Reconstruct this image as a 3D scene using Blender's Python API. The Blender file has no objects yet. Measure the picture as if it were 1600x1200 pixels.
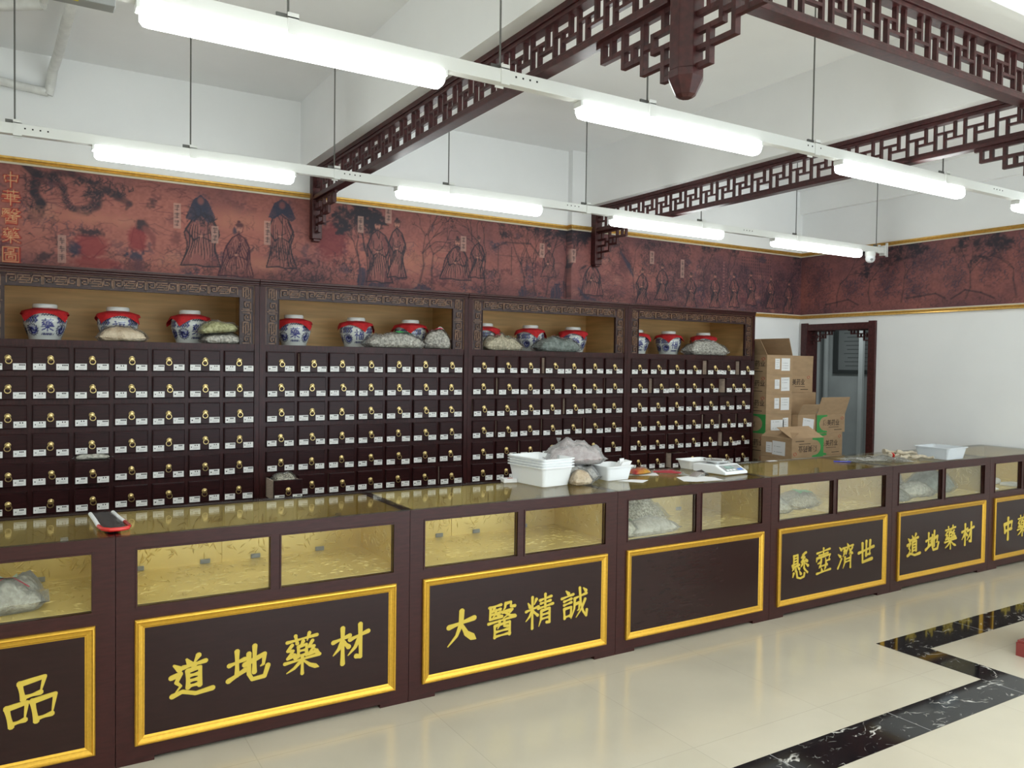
import bpy, math, random
import numpy as np
from mathutils import Vector, Matrix, noise

random.seed(7)
S = bpy.context.scene
COL = S.collection
PI = math.pi

# ------------------------------------------------------------------ camera
cam_d = bpy.data.cameras.new('camera')
cam = bpy.data.objects.new('camera', cam_d)
COL.objects.link(cam)
S.camera = cam
cam_d.sensor_fit = 'HORIZONTAL'
cam_d.sensor_width = 36.0
cam_d.lens = 36.0 * 1241.247 / 1600.0
cam_d.clip_start = 0.05
_r = (0.8544835707, -0.5193036607, 0.0134735037)
_d = (-0.0016130612, -0.0285888862, -0.9995899528)
_f = (0.5194759142, 0.8541114585, -0.0252664021)
cam.matrix_world = Matrix(((_r[0], -_d[0], -_f[0], 0.0),
                           (_r[1], -_d[1], -_f[1], -3.4068),
                           (_r[2], -_d[2], -_f[2], 1.6),
                           (0, 0, 0, 1)))

# ------------------------------------------------------------------ world, light, exposure
W = bpy.data.worlds.new('overcast')
S.world = W
W.use_nodes = True
W.node_tree.nodes['Background'].inputs[0].default_value = (0.80, 0.92, 1.0, 1)
W.node_tree.nodes['Background'].inputs[1].default_value = 4.5
S.view_settings.view_transform = 'Standard'
S.view_settings.look = 'None'
S.view_settings.gamma = 1.0
S.view_settings.use_curve_mapping = False
S.view_settings.exposure = -0.15
TUBE_EMIT = 14.0
ROOM_W = 20.0
LIGHT_COL = (0.945, 1.0, 0.985)


def area(name, loc, sx, sy, watts, rot=(0, 0, 0), col=LIGHT_COL):
    l = bpy.data.lights.new(name, 'AREA')
    l.shape = 'RECTANGLE'
    l.size = sx
    l.size_y = sy
    l.energy = watts
    l.color = col
    o = bpy.data.objects.new(name, l)
    o.location = loc
    o.rotation_euler = rot
    COL.objects.link(o)
    return o


# unseen area lamps added behind the camera to fill the shop with light
for yy in (-2.75, -4.9):
    for xx in (-2.3, -0.5, 1.3, 3.1, 4.9, 6.6):
        area('rear_fill_light', (xx, yy, 2.70), 1.15, 0.08, ROOM_W)
        area('rear_fill_light', (xx, yy, 2.84), 1.15, 0.08, ROOM_W * 0.5, (PI, 0, 0))  # upward twin, added to brighten the ceiling


# ------------------------------------------------------------------ helpers
def new_obj(name, mesh, parent=None):
    o = bpy.data.objects.new(name, mesh)
    COL.objects.link(o)
    if parent is not None:
        o.parent = parent
    return o


def tag(o, label=None, cat=None, group=None, kind=None):
    if label:
        o['label'] = label
    if cat:
        o['category'] = cat
    if group:
        o['group'] = group
    if kind:
        o['kind'] = kind
    return o


def thing(name, label, cat, loc=(0, 0, 0), rz=0.0, group=None):
    o = bpy.data.objects.new(name, None)
    o.empty_display_size = 0.05
    COL.objects.link(o)
    o.location = loc
    o.rotation_euler = (0, 0, rz)
    return tag(o, label, cat, group)


class MB:
    def __init__(s):
        s.v = []
        s.f = []
        s.m = []
        s.cm = 0

    def face(s, pts, m=None):
        b = len(s.v)
        s.v += [tuple(p) for p in pts]
        s.f.append(tuple(range(b, b + len(pts))))
        s.m.append(s.cm if m is None else m)

    def box(s, x0, x1, y0, y1, z0, z1, m=None):
        b = len(s.v)
        s.v += [(x0, y0, z0), (x1, y0, z0), (x1, y1, z0), (x0, y1, z0),
                (x0, y0, z1), (x1, y0, z1), (x1, y1, z1), (x0, y1, z1)]
        for q in ((0, 3, 2, 1), (4, 5, 6, 7), (0, 1, 5, 4), (1, 2, 6, 5), (2, 3, 7, 6), (3, 0, 4, 7)):
            s.f.append(tuple(b + i for i in q))
            s.m.append(s.cm if m is None else m)

    def loft(s, loops, cap0=True, cap1=True, closed=True, m=None):
        n = len(loops[0])
        b = len(s.v)
        for L in loops:
            s.v += [tuple(p) for p in L]
        mm = s.cm if m is None else m
        for i in range(len(loops) - 1):
            for j in range(n if closed else n - 1):
                a = b + i * n + j
                c = b + i * n + (j + 1) % n
                s.f.append((a, c, c + n, a + n))
                s.m.append(mm)
        if cap0:
            s.f.append(tuple(b + j for j in reversed(range(n))))
            s.m.append(mm)
        if cap1:
            o = b + (len(loops) - 1) * n
            s.f.append(tuple(o + j for j in range(n)))
            s.m.append(mm)

    def lathe(s, prof, n=24, c=(0, 0, 0), m=None, caps=True):
        loops = [[(c[0] + r * math.cos(2 * PI * j / n), c[1] + r * math.sin(2 * PI * j / n), c[2] + z)
                  for j in range(n)] for r, z in prof]
        s.loft(loops, caps, caps, True, m)

    def tube(s, path, r, n=8, m=None):
        path = [Vector(p) for p in path]
        loops = []
        for i, p in enumerate(path):
            t = (path[min(i + 1, len(path) - 1)] - path[max(i - 1, 0)]).normalized()
            u = t.cross(Vector((0, 0, 1)))
            if u.length < 1e-3:
                u = t.cross(Vector((0, 1, 0)))
            u.normalize()
            w = t.cross(u)
            rr = r[i] if isinstance(r, (list, tuple)) else r
            loops.append([p + u * (rr * math.cos(2 * PI * j / n)) + w * (rr * math.sin(2 * PI * j / n)) for j in range(n)])
        s.loft(loops, True, True, True, m)

    def xform(s, M, start=0):
        for i in range(start, len(s.v)):
            s.v[i] = tuple(M @ Vector(s.v[i]))

    def build(s, name, mats, parent=None, smooth=False, bevel=0.0, fix=True):
        me = bpy.data.meshes.new(name)
        me.from_pydata(s.v, [], s.f)
        if not isinstance(mats, (list, tuple)):
            mats = [mats]
        for x in mats:
            me.materials.append(x)
        if len(mats) > 1:
            me.polygons.foreach_set('material_index', s.m)
        if smooth:
            me.polygons.foreach_set('use_smooth', [True] * len(s.f))
        if fix:
            import bmesh
            b = bmesh.new()
            b.from_mesh(me)
            bmesh.ops.recalc_face_normals(b, faces=b.faces)
            b.to_mesh(me)
            b.free()
        me.update()
        o = new_obj(name, me, parent)
        if bevel:
            md = o.modifiers.new('bevel', 'BEVEL')
            md.width = bevel
            md.segments = 2
            md.limit_method = 'ANGLE'
        if smooth:
            try:
                me.set_sharp_from_angle(angle=math.radians(40))
            except Exception:
                pass
        return o


def copy_tree(o, parent=None):
    c = o.copy()
    COL.objects.link(c)
    if parent is not None:
        c.parent = parent
    for ch in list(o.children):
        copy_tree(ch, c)
    return c


# ------------------------------------------------------------------ materials
def mat(name, col, rough=0.5, metal=0.0, spec=0.5, coat=0.0, noise_amt=0.0, scale=8.0, stretch=(1, 1, 1),
        bump=0.0, bscale=60.0, col2=None, emit=None, coat_rough=0.1, detail=4.0):
    m = bpy.data.materials.new(name)
    m.use_nodes = True
    nt = m.node_tree
    p = nt.nodes['Principled BSDF']
    p.inputs['Base Color'].default_value = (*col, 1)
    p.inputs['Roughness'].default_value = rough
    p.inputs['Metallic'].default_value = metal
    p.inputs['Specular IOR Level'].default_value = spec
    p.inputs['Coat Weight'].default_value = coat
    p.inputs['Coat Roughness'].default_value = coat_rough
    tc = nt.nodes.new('ShaderNodeTexCoord')
    mp = nt.nodes.new('ShaderNodeMapping')
    mp.inputs['Scale'].default_value = stretch
    nt.links.new(tc.outputs['Object'], mp.inputs[0])
    if noise_amt > 0 or col2:
        n = nt.nodes.new('ShaderNodeTexNoise')
        n.inputs['Scale'].default_value = scale
        n.inputs['Detail'].default_value = detail
        nt.links.new(mp.outputs[0], n.inputs['Vector'])
        rp = nt.nodes.new('ShaderNodeValToRGB')
        c2 = col2 or tuple(min(1, c * (1 + noise_amt)) for c in col)
        c1 = col if col2 else tuple(c * (1 - noise_amt) for c in col)
        rp.color_ramp.elements[0].position = 0.35
        rp.color_ramp.elements[1].position = 0.65
        rp.color_ramp.elements[0].color = (*c1, 1)
        rp.color_ramp.elements[1].color = (*c2, 1)
        nt.links.new(n.outputs[0], rp.inputs[0])
        nt.links.new(rp.outputs[0], p.inputs['Base Color'])
    if bump > 0:
        n2 = nt.nodes.new('ShaderNodeTexNoise')
        n2.inputs['Scale'].default_value = bscale
        n2.inputs['Detail'].default_value = 3.0
        nt.links.new(mp.outputs[0], n2.inputs['Vector'])
        b = nt.nodes.new('ShaderNodeBump')
        b.inputs['Strength'].default_value = bump
        b.inputs['Distance'].default_value = 0.01
        nt.links.new(n2.outputs[0], b.inputs['Height'])
        nt.links.new(b.outputs[0], p.inputs['Normal'])
    if emit:
        p.inputs['Emission Color'].default_value = (*LIGHT_COL, 1)
        p.inputs['Emission Strength'].default_value = emit
    return m


def glass_mat(name, tint, rough=0.0, ior=1.5, boost=1.0, bump=0.0, bscale=40.0, haze=0.0, hcol=(1, 1, 1)):
    m = bpy.data.materials.new(name)
    m.use_nodes = True
    nt = m.node_tree
    nt.nodes.remove(nt.nodes['Principled BSDF'])
    out = nt.nodes['Material Output']
    t = nt.nodes.new('ShaderNodeBsdfTransparent')
    t.inputs[0].default_value = (*tint, 1)
    g = nt.nodes.new('ShaderNodeBsdfGlossy')
    g.inputs['Roughness'].default_value = rough
    fr = nt.nodes.new('ShaderNodeFresnel')
    fr.inputs[0].default_value = ior
    mul = nt.nodes.new('ShaderNodeMath')
    mul.operation = 'MULTIPLY'
    mul.use_clamp = True
    mul.inputs[1].default_value = boost
    mix = nt.nodes.new('ShaderNodeMixShader')
    nt.links.new(fr.outputs[0], mul.inputs[0])
    nt.links.new(mul.outputs[0], mix.inputs[0])
    nt.links.new(t.outputs[0], mix.inputs[1])
    nt.links.new(g.outputs[0], mix.inputs[2])
    last = mix
    if haze > 0:
        d = nt.nodes.new('ShaderNodeBsdfDiffuse')
        d.inputs[0].default_value = (*hcol, 1)
        mx = nt.nodes.new('ShaderNodeMixShader')
        mx.inputs[0].default_value = haze
        nt.links.new(mix.outputs[0], mx.inputs[1])
        nt.links.new(d.outputs[0], mx.inputs[2])
        last = mx
    if bump > 0:
        tc = nt.nodes.new('ShaderNodeTexCoord')
        n2 = nt.nodes.new('ShaderNodeTexNoise')
        n2.inputs['Scale'].default_value = bscale
        n2.inputs['Distortion'].default_value = 2.2
        n2.inputs['Detail'].default_value = 3.5
        nt.links.new(tc.outputs['Object'], n2.inputs['Vector'])
        b = nt.nodes.new('ShaderNodeBump')
        b.inputs['Strength'].default_value = bump
        b.inputs['Distance'].default_value = 0.05
        nt.links.new(n2.outputs[0], b.inputs['Height'])
        nt.links.new(b.outputs[0], g.inputs['Normal'])
    nt.links.new(last.outputs[0], out.inputs[0])
    return m


M_WALL = mat('white_paint', (0.86, 0.868, 0.862), 0.75, noise_amt=0.012, scale=3, bump=0.02, bscale=120)
M_CEIL = mat('ceiling_paint', (0.90, 0.905, 0.895), 0.8, noise_amt=0.015, scale=2)
M_WOOD = mat('rosewood', (0.038, 0.0090, 0.0080), 0.34, spec=0.30, coat=0.04, coat_rough=0.12,
             noise_amt=0.18, scale=14, stretch=(1, 6, 6), bump=0.02, bscale=30)
M_WOODV = mat('rosewood_upright', (0.035, 0.0078, 0.0075), 0.34, spec=0.25, coat=0.02, coat_rough=0.12,
              noise_amt=0.35, scale=14, stretch=(6, 6, 1), bump=0.02, bscale=30)
M_LATT = mat('lattice_rosewood', (0.055, 0.013, 0.013), 0.42, spec=0.4, noise_amt=0.3, scale=12, stretch=(3, 3, 3))
M_DRAW = mat('drawer_front_wood', (0.024, 0.0058, 0.0062), 0.32, spec=0.22, coat=0.0, coat_rough=0.15,
             noise_amt=0.35, scale=10, stretch=(1, 5, 8))
M_PLY = mat('pale_plywood', (0.52, 0.41, 0.33), 0.6, noise_amt=0.12, scale=20, stretch=(1, 1, 10))
M_CARVE = mat('carved_relief_wood', (0.17, 0.088, 0.050), 0.42, spec=0.45, noise_amt=0.3, scale=30)
M_CARVEBG = mat('carved_ground_wood', (0.030, 0.0090, 0.0080), 0.45, noise_amt=0.3, scale=30)
M_TAN = mat('tan_backboard', (0.68, 0.425, 0.175), 0.55, noise_amt=0.10, scale=3, stretch=(1, 1, 12))
M_GOLD = mat('gilt_frame', (0.70, 0.40, 0.048), 0.32, metal=0.75, noise_amt=0.06, scale=90, bump=0.06, bscale=110)
M_GOLDT = mat('gilt_moulding', (0.62, 0.38, 0.10), 0.35, metal=0.6, noise_amt=0.1, scale=40)
M_CREAM = mat('cream_moulding', (0.62, 0.55, 0.42), 0.5)
M_LETTER = mat('gold_lettering', (0.60, 0.44, 0.060), 0.45, metal=0.0, spec=0.4)
M_PANEL = mat('sign_panel_wood', (0.022, 0.0080, 0.0070), 0.25, spec=0.32, coat=0.0, coat_rough=0.08, noise_amt=0.08,
              scale=10, stretch=(1, 6, 6))
M_BRASS = mat('brass', (0.72, 0.55, 0.25), 0.28, metal=0.95)
M_LABEL = mat('white_label', (0.80, 0.80, 0.78), 0.5)
M_INK = mat('black_print', (0.02, 0.02, 0.022), 0.6)
M_GREYINK = mat('grey_print', (0.38, 0.38, 0.38), 0.6)
M_WHITEMET = mat('white_metal', (0.82, 0.83, 0.80), 0.4)
M_STEEL = mat('steel_rod', (0.16, 0.16, 0.15), 0.45, metal=0.6)
M_DARK = mat('dark_hole', (0.01, 0.01, 0.01), 0.8)
M_TUBE = mat('lit_diffuser', (0.95, 0.95, 0.95), 0.5, emit=TUBE_EMIT)
M_CAP = mat('end_cap', (0.85, 0.86, 0.84), 0.5)
M_PORC = mat('porcelain', (0.74, 0.77, 0.74), 0.12, spec=0.6, coat=0.4)
M_RED = mat('red_cloth', (0.58, 0.018, 0.024), 0.75, noise_amt=0.12, scale=60, bump=0.1, bscale=300)
M_WHITEP = mat('white_plastic', (0.90, 0.92, 0.93), 0.35, spec=0.5)
M_CHROME = mat('chrome', (0.72, 0.72, 0.72), 0.18, metal=1.0)
M_CARD = mat('cardboard', (0.40, 0.265, 0.150), 0.8, noise_amt=0.07, scale=9, stretch=(1, 1, 3))
M_CARDIN = mat('cardboard_inside', (0.34, 0.22, 0.125), 0.85, noise_amt=0.07, scale=9)
M_GREEN = mat('green_print', (0.045, 0.30, 0.070), 0.7)
M_BROWNINK = mat('brown_print', (0.055, 0.035, 0.022), 0.7)
M_REDINK = mat('red_print', (0.42, 0.07, 0.04), 0.7)
M_PAPER = mat('paper', (0.80, 0.80, 0.80), 0.7)
M_LCD = mat('lcd_green', (0.05, 0.16, 0.12), 0.2)
M_BLUEINK = mat('blue_print', (0.06, 0.20, 0.62), 0.5)
M_GREYP = mat('grey_plastic', (0.30, 0.31, 0.31), 0.45)
M_REDPL = mat('glossy_red_plastic', (0.62, 0.025, 0.020), 0.15, coat=0.5)
M_BLACKPL = mat('black_film', (0.035, 0.032, 0.034), 0.2, bump=0.3, bscale=25)
M_ROOT = mat('pale_dried_root', (0.50, 0.43, 0.32), 0.7, noise_amt=0.2, scale=40, bump=0.3, bscale=60)
M_YELLOW = mat('yellow_sticker', (0.72, 0.66, 0.03), 0.5)
M_PIPE = mat('wrapped_pipe', (0.72, 0.72, 0.69), 0.6, noise_amt=0.06, scale=20)
M_GLASSTOP = glass_mat('counter_glass', (0.93, 0.93, 0.90), 0.0, 1.52, 0.60)
M_PANE = glass_mat('front_pane_glass', (0.96, 0.965, 0.94), 0.0, 1.5, 0.32)
M_FILM = glass_mat('clear_film', (0.92, 0.93, 0.93), 0.06, 1.4, 0.7, bump=1.0, bscale=34, haze=0.0)
M_BAGW = glass_mat('milky_film', (0.9, 0.9, 0.9), 0.2, 1.5, 1.5, bump=0.9, bscale=20, haze=0.20, hcol=(0.85, 0.85, 0.85))
M_TUBCLR = glass_mat('frosted_plastic', (0.9, 0.93, 0.95), 0.2, 1.45, 0.8, haze=0.55, hcol=(0.84, 0.87, 0.90))


M_LINING = mat('embossed_gold_paper', (0.84, 0.655, 0.25), 0.27, metal=0.25, spec=0.5, noise_amt=0.05, scale=6)


def herb_mat(name, c1, c2, scale=70):
    c1 = tuple(min(0.8, c * 1.35) for c in c1)
    c2 = tuple(min(0.88, c * 1.35) for c in c2)
    m = mat(name, c1, 0.5, col2=c2, scale=scale, bump=0.8, bscale=42, detail=6, coat=0.8, coat_rough=0.08)
    nt = m.node_tree
    b = [n for n in nt.nodes if n.type == 'BUMP'][0]
    b.inputs['Distance'].default_value = 0.03
    nt.links.new(b.outputs[0], nt.nodes['Principled BSDF'].inputs['Coat Normal'])
    return m


M_HERB = {
    'beige': herb_mat('beige_herb', (0.46, 0.34, 0.22), (0.66, 0.54, 0.40), 16),
    'green': herb_mat('green_herb', (0.24, 0.23, 0.10), (0.46, 0.44, 0.24)),
    'grey': herb_mat('grey_herb', (0.22, 0.205, 0.18), (0.55, 0.52, 0.46)),
    'dark': herb_mat('dark_herb', (0.09, 0.092, 0.075), (0.28, 0.28, 0.235)),
    'slate': herb_mat('slate_herb', (0.12, 0.145, 0.13), (0.24, 0.27, 0.25), 30),
    'straw': herb_mat('straw_herb', (0.30, 0.26, 0.18), (0.56, 0.49, 0.36)),
    'speck': herb_mat('speckled_herb', (0.10, 0.085, 0.06), (0.62, 0.58, 0.48), 90),
    'pale': herb_mat('pale_herb', (0.34, 0.32, 0.27), (0.60, 0.57, 0.50), 50),
    'pink': herb_mat('pink_herb', (0.42, 0.31, 0.31), (0.62, 0.55, 0.54), 30),
}


def vcol_mat(name, attr, rough, coat=0.0, spec=0.5):
    m = mat(name, (0.5, 0.5, 0.5), rough, coat=coat, spec=spec)
    nt = m.node_tree
    a = nt.nodes.new('ShaderNodeAttribute')
    a.attribute_name = attr
    nt.links.new(a.outputs['Color'], nt.nodes['Principled BSDF'].inputs['Base Color'])
    return m


M_MURAL = vcol_mat('printed_mural_paper', 'paint', 0.6, spec=0.3)
M_JAR = vcol_mat('blue_and_white_glaze', 'paint', 0.12, coat=0.4, spec=0.55)


def floor_mat():
    m = mat('polished_beige_tile', (0.52, 0.472, 0.375), 0.16, spec=0.5, noise_amt=0.05, scale=1.5)
    nt = m.node_tree
    p = nt.nodes['Principled BSDF']
    src = p.inputs['Base Color'].links[0].from_socket
    tc = nt.nodes['Texture Coordinate']
    br = nt.nodes.new('ShaderNodeTexBrick')
    br.offset = 0.0
    br.inputs['Scale'].default_value = 1.0
    br.inputs['Mortar Size'].default_value = 0.0022
    br.inputs['Brick Width'].default_value = 0.8
    br.inputs['Row Height'].default_value = 0.8
    br.inputs['Mortar'].default_value = (0.87, 0.87, 0.87, 1)
    br.inputs['Color1'].default_value = (1, 1, 1, 1)
    br.inputs['Color2'].default_value = (0.97, 0.97, 0.96, 1)
    mp = nt.nodes.new('ShaderNodeMapping')
    mp.inputs['Location'].default_value = (0.02, 0.2, 0)
    nt.links.new(tc.outputs['Object'], mp.inputs[0])
    nt.links.new(mp.outputs[0], br.inputs['Vector'])
    mx = nt.nodes.new('ShaderNodeMix')
    mx.data_type = 'RGBA'
    mx.blend_type = 'MULTIPLY'
    mx.inputs[0].default_value = 1.0
    nt.links.new(src, mx.inputs[6])
    nt.links.new(br.outputs['Color'], mx.inputs[7])
    nt.links.new(mx.outputs[2], p.inputs['Base Color'])
    return m


M_FLOOR = floor_mat()


def marble_mat():
    m = mat('black_marble', (0.006, 0.006, 0.007), 0.06, spec=0.5)
    nt = m.node_tree
    p = nt.nodes['Principled BSDF']
    tc = nt.nodes['Texture Coordinate']
    acc = None
    for sc, wid, seed, st in ((3.0, 0.014, 0.0, (1.0, 2.2, 1)), (8.0, 0.010, 5.0, (1.0, 1.6, 1))):
        mp = nt.nodes.new('ShaderNodeMapping')
        mp.inputs['Rotation'].default_value = (0, 0, 0.7 + seed)
        mp.inputs['Scale'].default_value = st
        mp.inputs['Location'].default_value = (seed, seed, 0)
        n = nt.nodes.new('ShaderNodeTexNoise')
        n.inputs['Scale'].default_value = sc
        n.inputs['Detail'].default_value = 5
        n.inputs['Distortion'].default_value = 0.5
        nt.links.new(tc.outputs['Object'], mp.inputs[0])
        nt.links.new(mp.outputs[0], n.inputs['Vector'])
        s = nt.nodes.new('ShaderNodeMath')
        s.operation = 'SUBTRACT'
        s.inputs[1].default_value = 0.5
        a = nt.nodes.new('ShaderNodeMath')
        a.operation = 'ABSOLUTE'
        r = nt.nodes.new('ShaderNodeMapRange')
        r.inputs[1].default_value = 0.0
        r.inputs[2].default_value = wid
        r.inputs[3].default_value = 1.0
        r.inputs[4].default_value = 0.0
        nt.links.new(n.outputs[0], s.inputs[0])
        nt.links.new(s.outputs[0], a.inputs[0])
        nt.links.new(a.outputs[0], r.inputs[0])
        # break the veins up
        n2 = nt.nodes.new('ShaderNodeTexNoise')
        n2.inputs['Scale'].default_value = sc * 1.7
        r2 = nt.nodes.new('ShaderNodeMapRange')
        r2.inputs[1].default_value = 0.52
        r2.inputs[2].default_value = 0.66
        nt.links.new(mp.outputs[0], n2.inputs['Vector'])
        nt.links.new(n2.outputs[0], r2.inputs[0])
        mu = nt.nodes.new('ShaderNodeMath')
        mu.operation = 'MULTIPLY'
        nt.links.new(r.outputs[0], mu.inputs[0])
        nt.links.new(r2.outputs[0], mu.inputs[1])
        if acc is None:
            acc = mu
        else:
            mxx = nt.nodes.new('ShaderNodeMath')
            mxx.operation = 'MAXIMUM'
            nt.links.new(acc.outputs[0], mxx.inputs[0])
            nt.links.new(mu.outputs[0], mxx.inputs[1])
            acc = mxx
    mx = nt.nodes.new('ShaderNodeMix')
    mx.data_type = 'RGBA'
    mx.inputs[6].default_value = (0.006, 0.006, 0.007, 1)
    mx.inputs[7].default_value = (0.62, 0.60, 0.55, 1)
    nt.links.new(acc.outputs[0], mx.inputs[0])
    nt.links.new(mx.outputs[2], p.inputs['Base Color'])
    return m


M_MARBLE = marble_mat()

# ------------------------------------------------------------------ brush-stroke characters (100 x 100 box, y down)
G = {
 '道': [[(40,8),(47,20)],[(66,4),(57,18)],[(32,25),(82,20)],[(57,23),(50,36)],[(42,35),(43,73)],[(42,35),(70,32),(69,73)],[(44,47),(68,46)],[(44,59),(68,58)],[(43,71),(69,70)],[(12,16),(24,27)],[(6,43),(26,38),(17,56),(27,66),(11,84)],[(8,86),(30,80),(60,91),(98,88)]],
 '地': [[(4,42),(40,34)],[(22,12),(22,68)],[(2,78),(42,60)],[(40,48),(88,32),(85,56),(77,60)],[(64,8),(63,70)],[(50,24),(50,72),(58,87),(88,86),(96,62)]],
 '藥': [[(12,15),(88,11)],[(33,3),(37,22)],[(68,2),(62,21)],[(52,20),(45,30)],[(40,31),(40,55)],[(40,31),(61,29),(61,55)],[(41,42),(60,42)],[(41,54),(60,53)],[(24,24),(13,36),(27,38),(13,55),(31,50)],[(28,46),(33,57)],[(76,23),(67,36),(81,37),(67,55),(87,50)],[(82,45),(89,56)],[(6,66),(95,61)],[(50,56),(50,99)],[(47,67),(30,82),(10,91)],[(53,67),(70,82),(94,93)]],
 '材': [[(3,36),(47,27)],[(28,5),(28,95)],[(27,38),(18,55),(2,70)],[(31,42),(44,55)],[(48,38),(98,26)],[(76,4),(77,88),(65,84)],[(74,38),(62,60),(42,78)]],
 '大': [[(10,42),(90,31)],[(50,5),(48,40),(34,70),(6,95)],[(50,42),(66,70),(97,92)]],
 '醫': [[(8,10),(47,8)],[(12,11),(10,44),(50,42)],[(24,13),(17,25)],[(18,22),(45,20)],[(13,31),(47,29)],[(30,21),(28,32),(17,42)],[(31,32),(43,40)],[(62,7),(60,19),(53,27)],[(62,8),(80,6),(80,19),(94,20)],[(53,31),(85,28),(70,41),(53,48)],[(61,32),(76,44),(94,48)],[(5,55),(96,50)],[(26,65),(26,98)],[(26,65),(77,62),(76,98)],[(42,54),(41,66),(35,76)],[(58,53),(58,71),(69,73)],[(28,83),(75,82)],[(26,96),(77,95)]],
 '精': [[(9,20),(16,32)],[(38,13),(30,28)],[(2,43),(46,36)],[(24,5),(24,96)],[(23,45),(14,60),(1,72)],[(26,46),(43,61)],[(51,19),(92,14)],[(54,29),(89,26)],[(45,42),(98,37)],[(70,4),(70,41)],[(56,51),(55,76),(47,96)],[(56,51),(86,48),(86,90),(76,88)],[(58,63),(85,62)],[(57,75),(85,74)]],
 '誠': [[(19,5),(28,14)],[(3,25),(46,19)],[(12,35),(39,31)],[(12,46),(39,42)],[(12,58),(14,86)],[(12,58),(39,56),(37,84)],[(14,83),(37,81)],[(50,33),(96,25)],[(52,34),(50,64),(38,92)],[(54,51),(70,48),(68,69),(61,72)],[(70,4),(74,50),(84,78),(96,93),(98,76)],[(91,42),(78,68),(57,92)],[(84,7),(93,16)]],
 '懸': [[(14,7),(14,39)],[(14,8),(36,6),(36,39)],[(15,18),(36,17)],[(15,28),(36,27)],[(15,38),(36,37)],[(7,41),(9,49),(45,44)],[(26,46),(26,63)],[(14,52),(7,61)],[(36,50),(45,59)],[(82,4),(60,10)],[(70,10),(58,20),(75,20),(57,36),(85,34)],[(80,27),(89,37)],[(72,36),(72,60)],[(62,44),(53,55)],[(80,44),(94,55)],[(14,71),(9,86)],[(30,68),(34,89),(52,95),(72,92),(75,80)],[(47,68),(54,79)],[(76,66),(91,79)]],
 '壺': [[(12,15),(88,9)],[(50,2),(50,25)],[(25,25),(76,22)],[(12,34),(9,48)],[(12,34),(90,30),(82,45)],[(37,42),(35,60),(24,74)],[(63,41),(65,60),(76,71)],[(18,55),(35,52)],[(66,52),(86,49)],[(29,68),(72,66)],[(38,75),(42,85)],[(62,74),(57,85)],[(12,92),(92,87)]],
 '濟': [[(12,11),(23,22)],[(5,37),(18,47)],[(4,90),(14,76),(25,57)],[(60,3),(65,12)],[(33,18),(96,14)],[(62,22),(56,37)],[(44,24),(40,42),(33,51)],[(40,30),(54,28),(52,40)],[(72,22),(80,40),(97,47)],[(91,22),(71,47)],[(46,54),(45,76),(35,96)],[(81,52),(81,98)],[(47,62),(80,60)],[(47,73),(80,71)]],
 '世': [[(2,47),(98,35)],[(25,13),(28,87),(88,82)],[(50,8),(50,63)],[(75,9),(72,62)],[(50,62),(73,60)]],
 '中': [[(17,27),(24,64)],[(17,28),(84,21),(78,60)],[(24,59),(79,54)],[(50,2),(50,99)]],
 '品': [[(30,8),(36,42)],[(30,9),(76,3),(67,39)],[(36,39),(68,35)],[(6,54),(14,94)],[(6,55),(43,50),(38,89)],[(14,90),(39,86)],[(53,50),(60,94)],[(53,51),(96,45),(89,89)],[(60,90),(89,86)]],
 '福': [[(21,5),(28,16)],[(6,29),(36,23),(8,60)],[(24,44),(24,96)],[(28,48),(39,58)],[(47,14),(94,10)],[(54,26),(56,44)],[(54,26),(87,24),(84,42)],[(56,43),(85,41)],[(47,54),(50,93)],[(47,54),(93,51),(91,93)],[(49,73),(92,70)],[(70,53),(70,91)],[(50,91),(91,89)]],
 '華': [[(14,14),(86,12)],[(36,3),(36,22)],[(64,3),(64,22)],[(10,33),(90,31)],[(33,32),(33,57)],[(67,32),(67,57)],[(6,46),(94,44)],[(20,58),(80,57)],[(8,73),(92,71)],[(50,24),(50,99)]],
 '圖': [[(10,6),(10,97)],[(10,6),(90,5),(90,97)],[(10,95),(90,95)],[(36,15),(36,29)],[(36,15),(64,15),(64,29)],[(36,29),(64,29)],[(20,40),(80,39)],[(50,30),(50,46)],[(26,51),(26,85)],[(26,51),(74,51),(74,85)],[(26,85),(74,85)],[(40,61),(60,61),(60,75),(40,75),(40,61)]],
}


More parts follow.
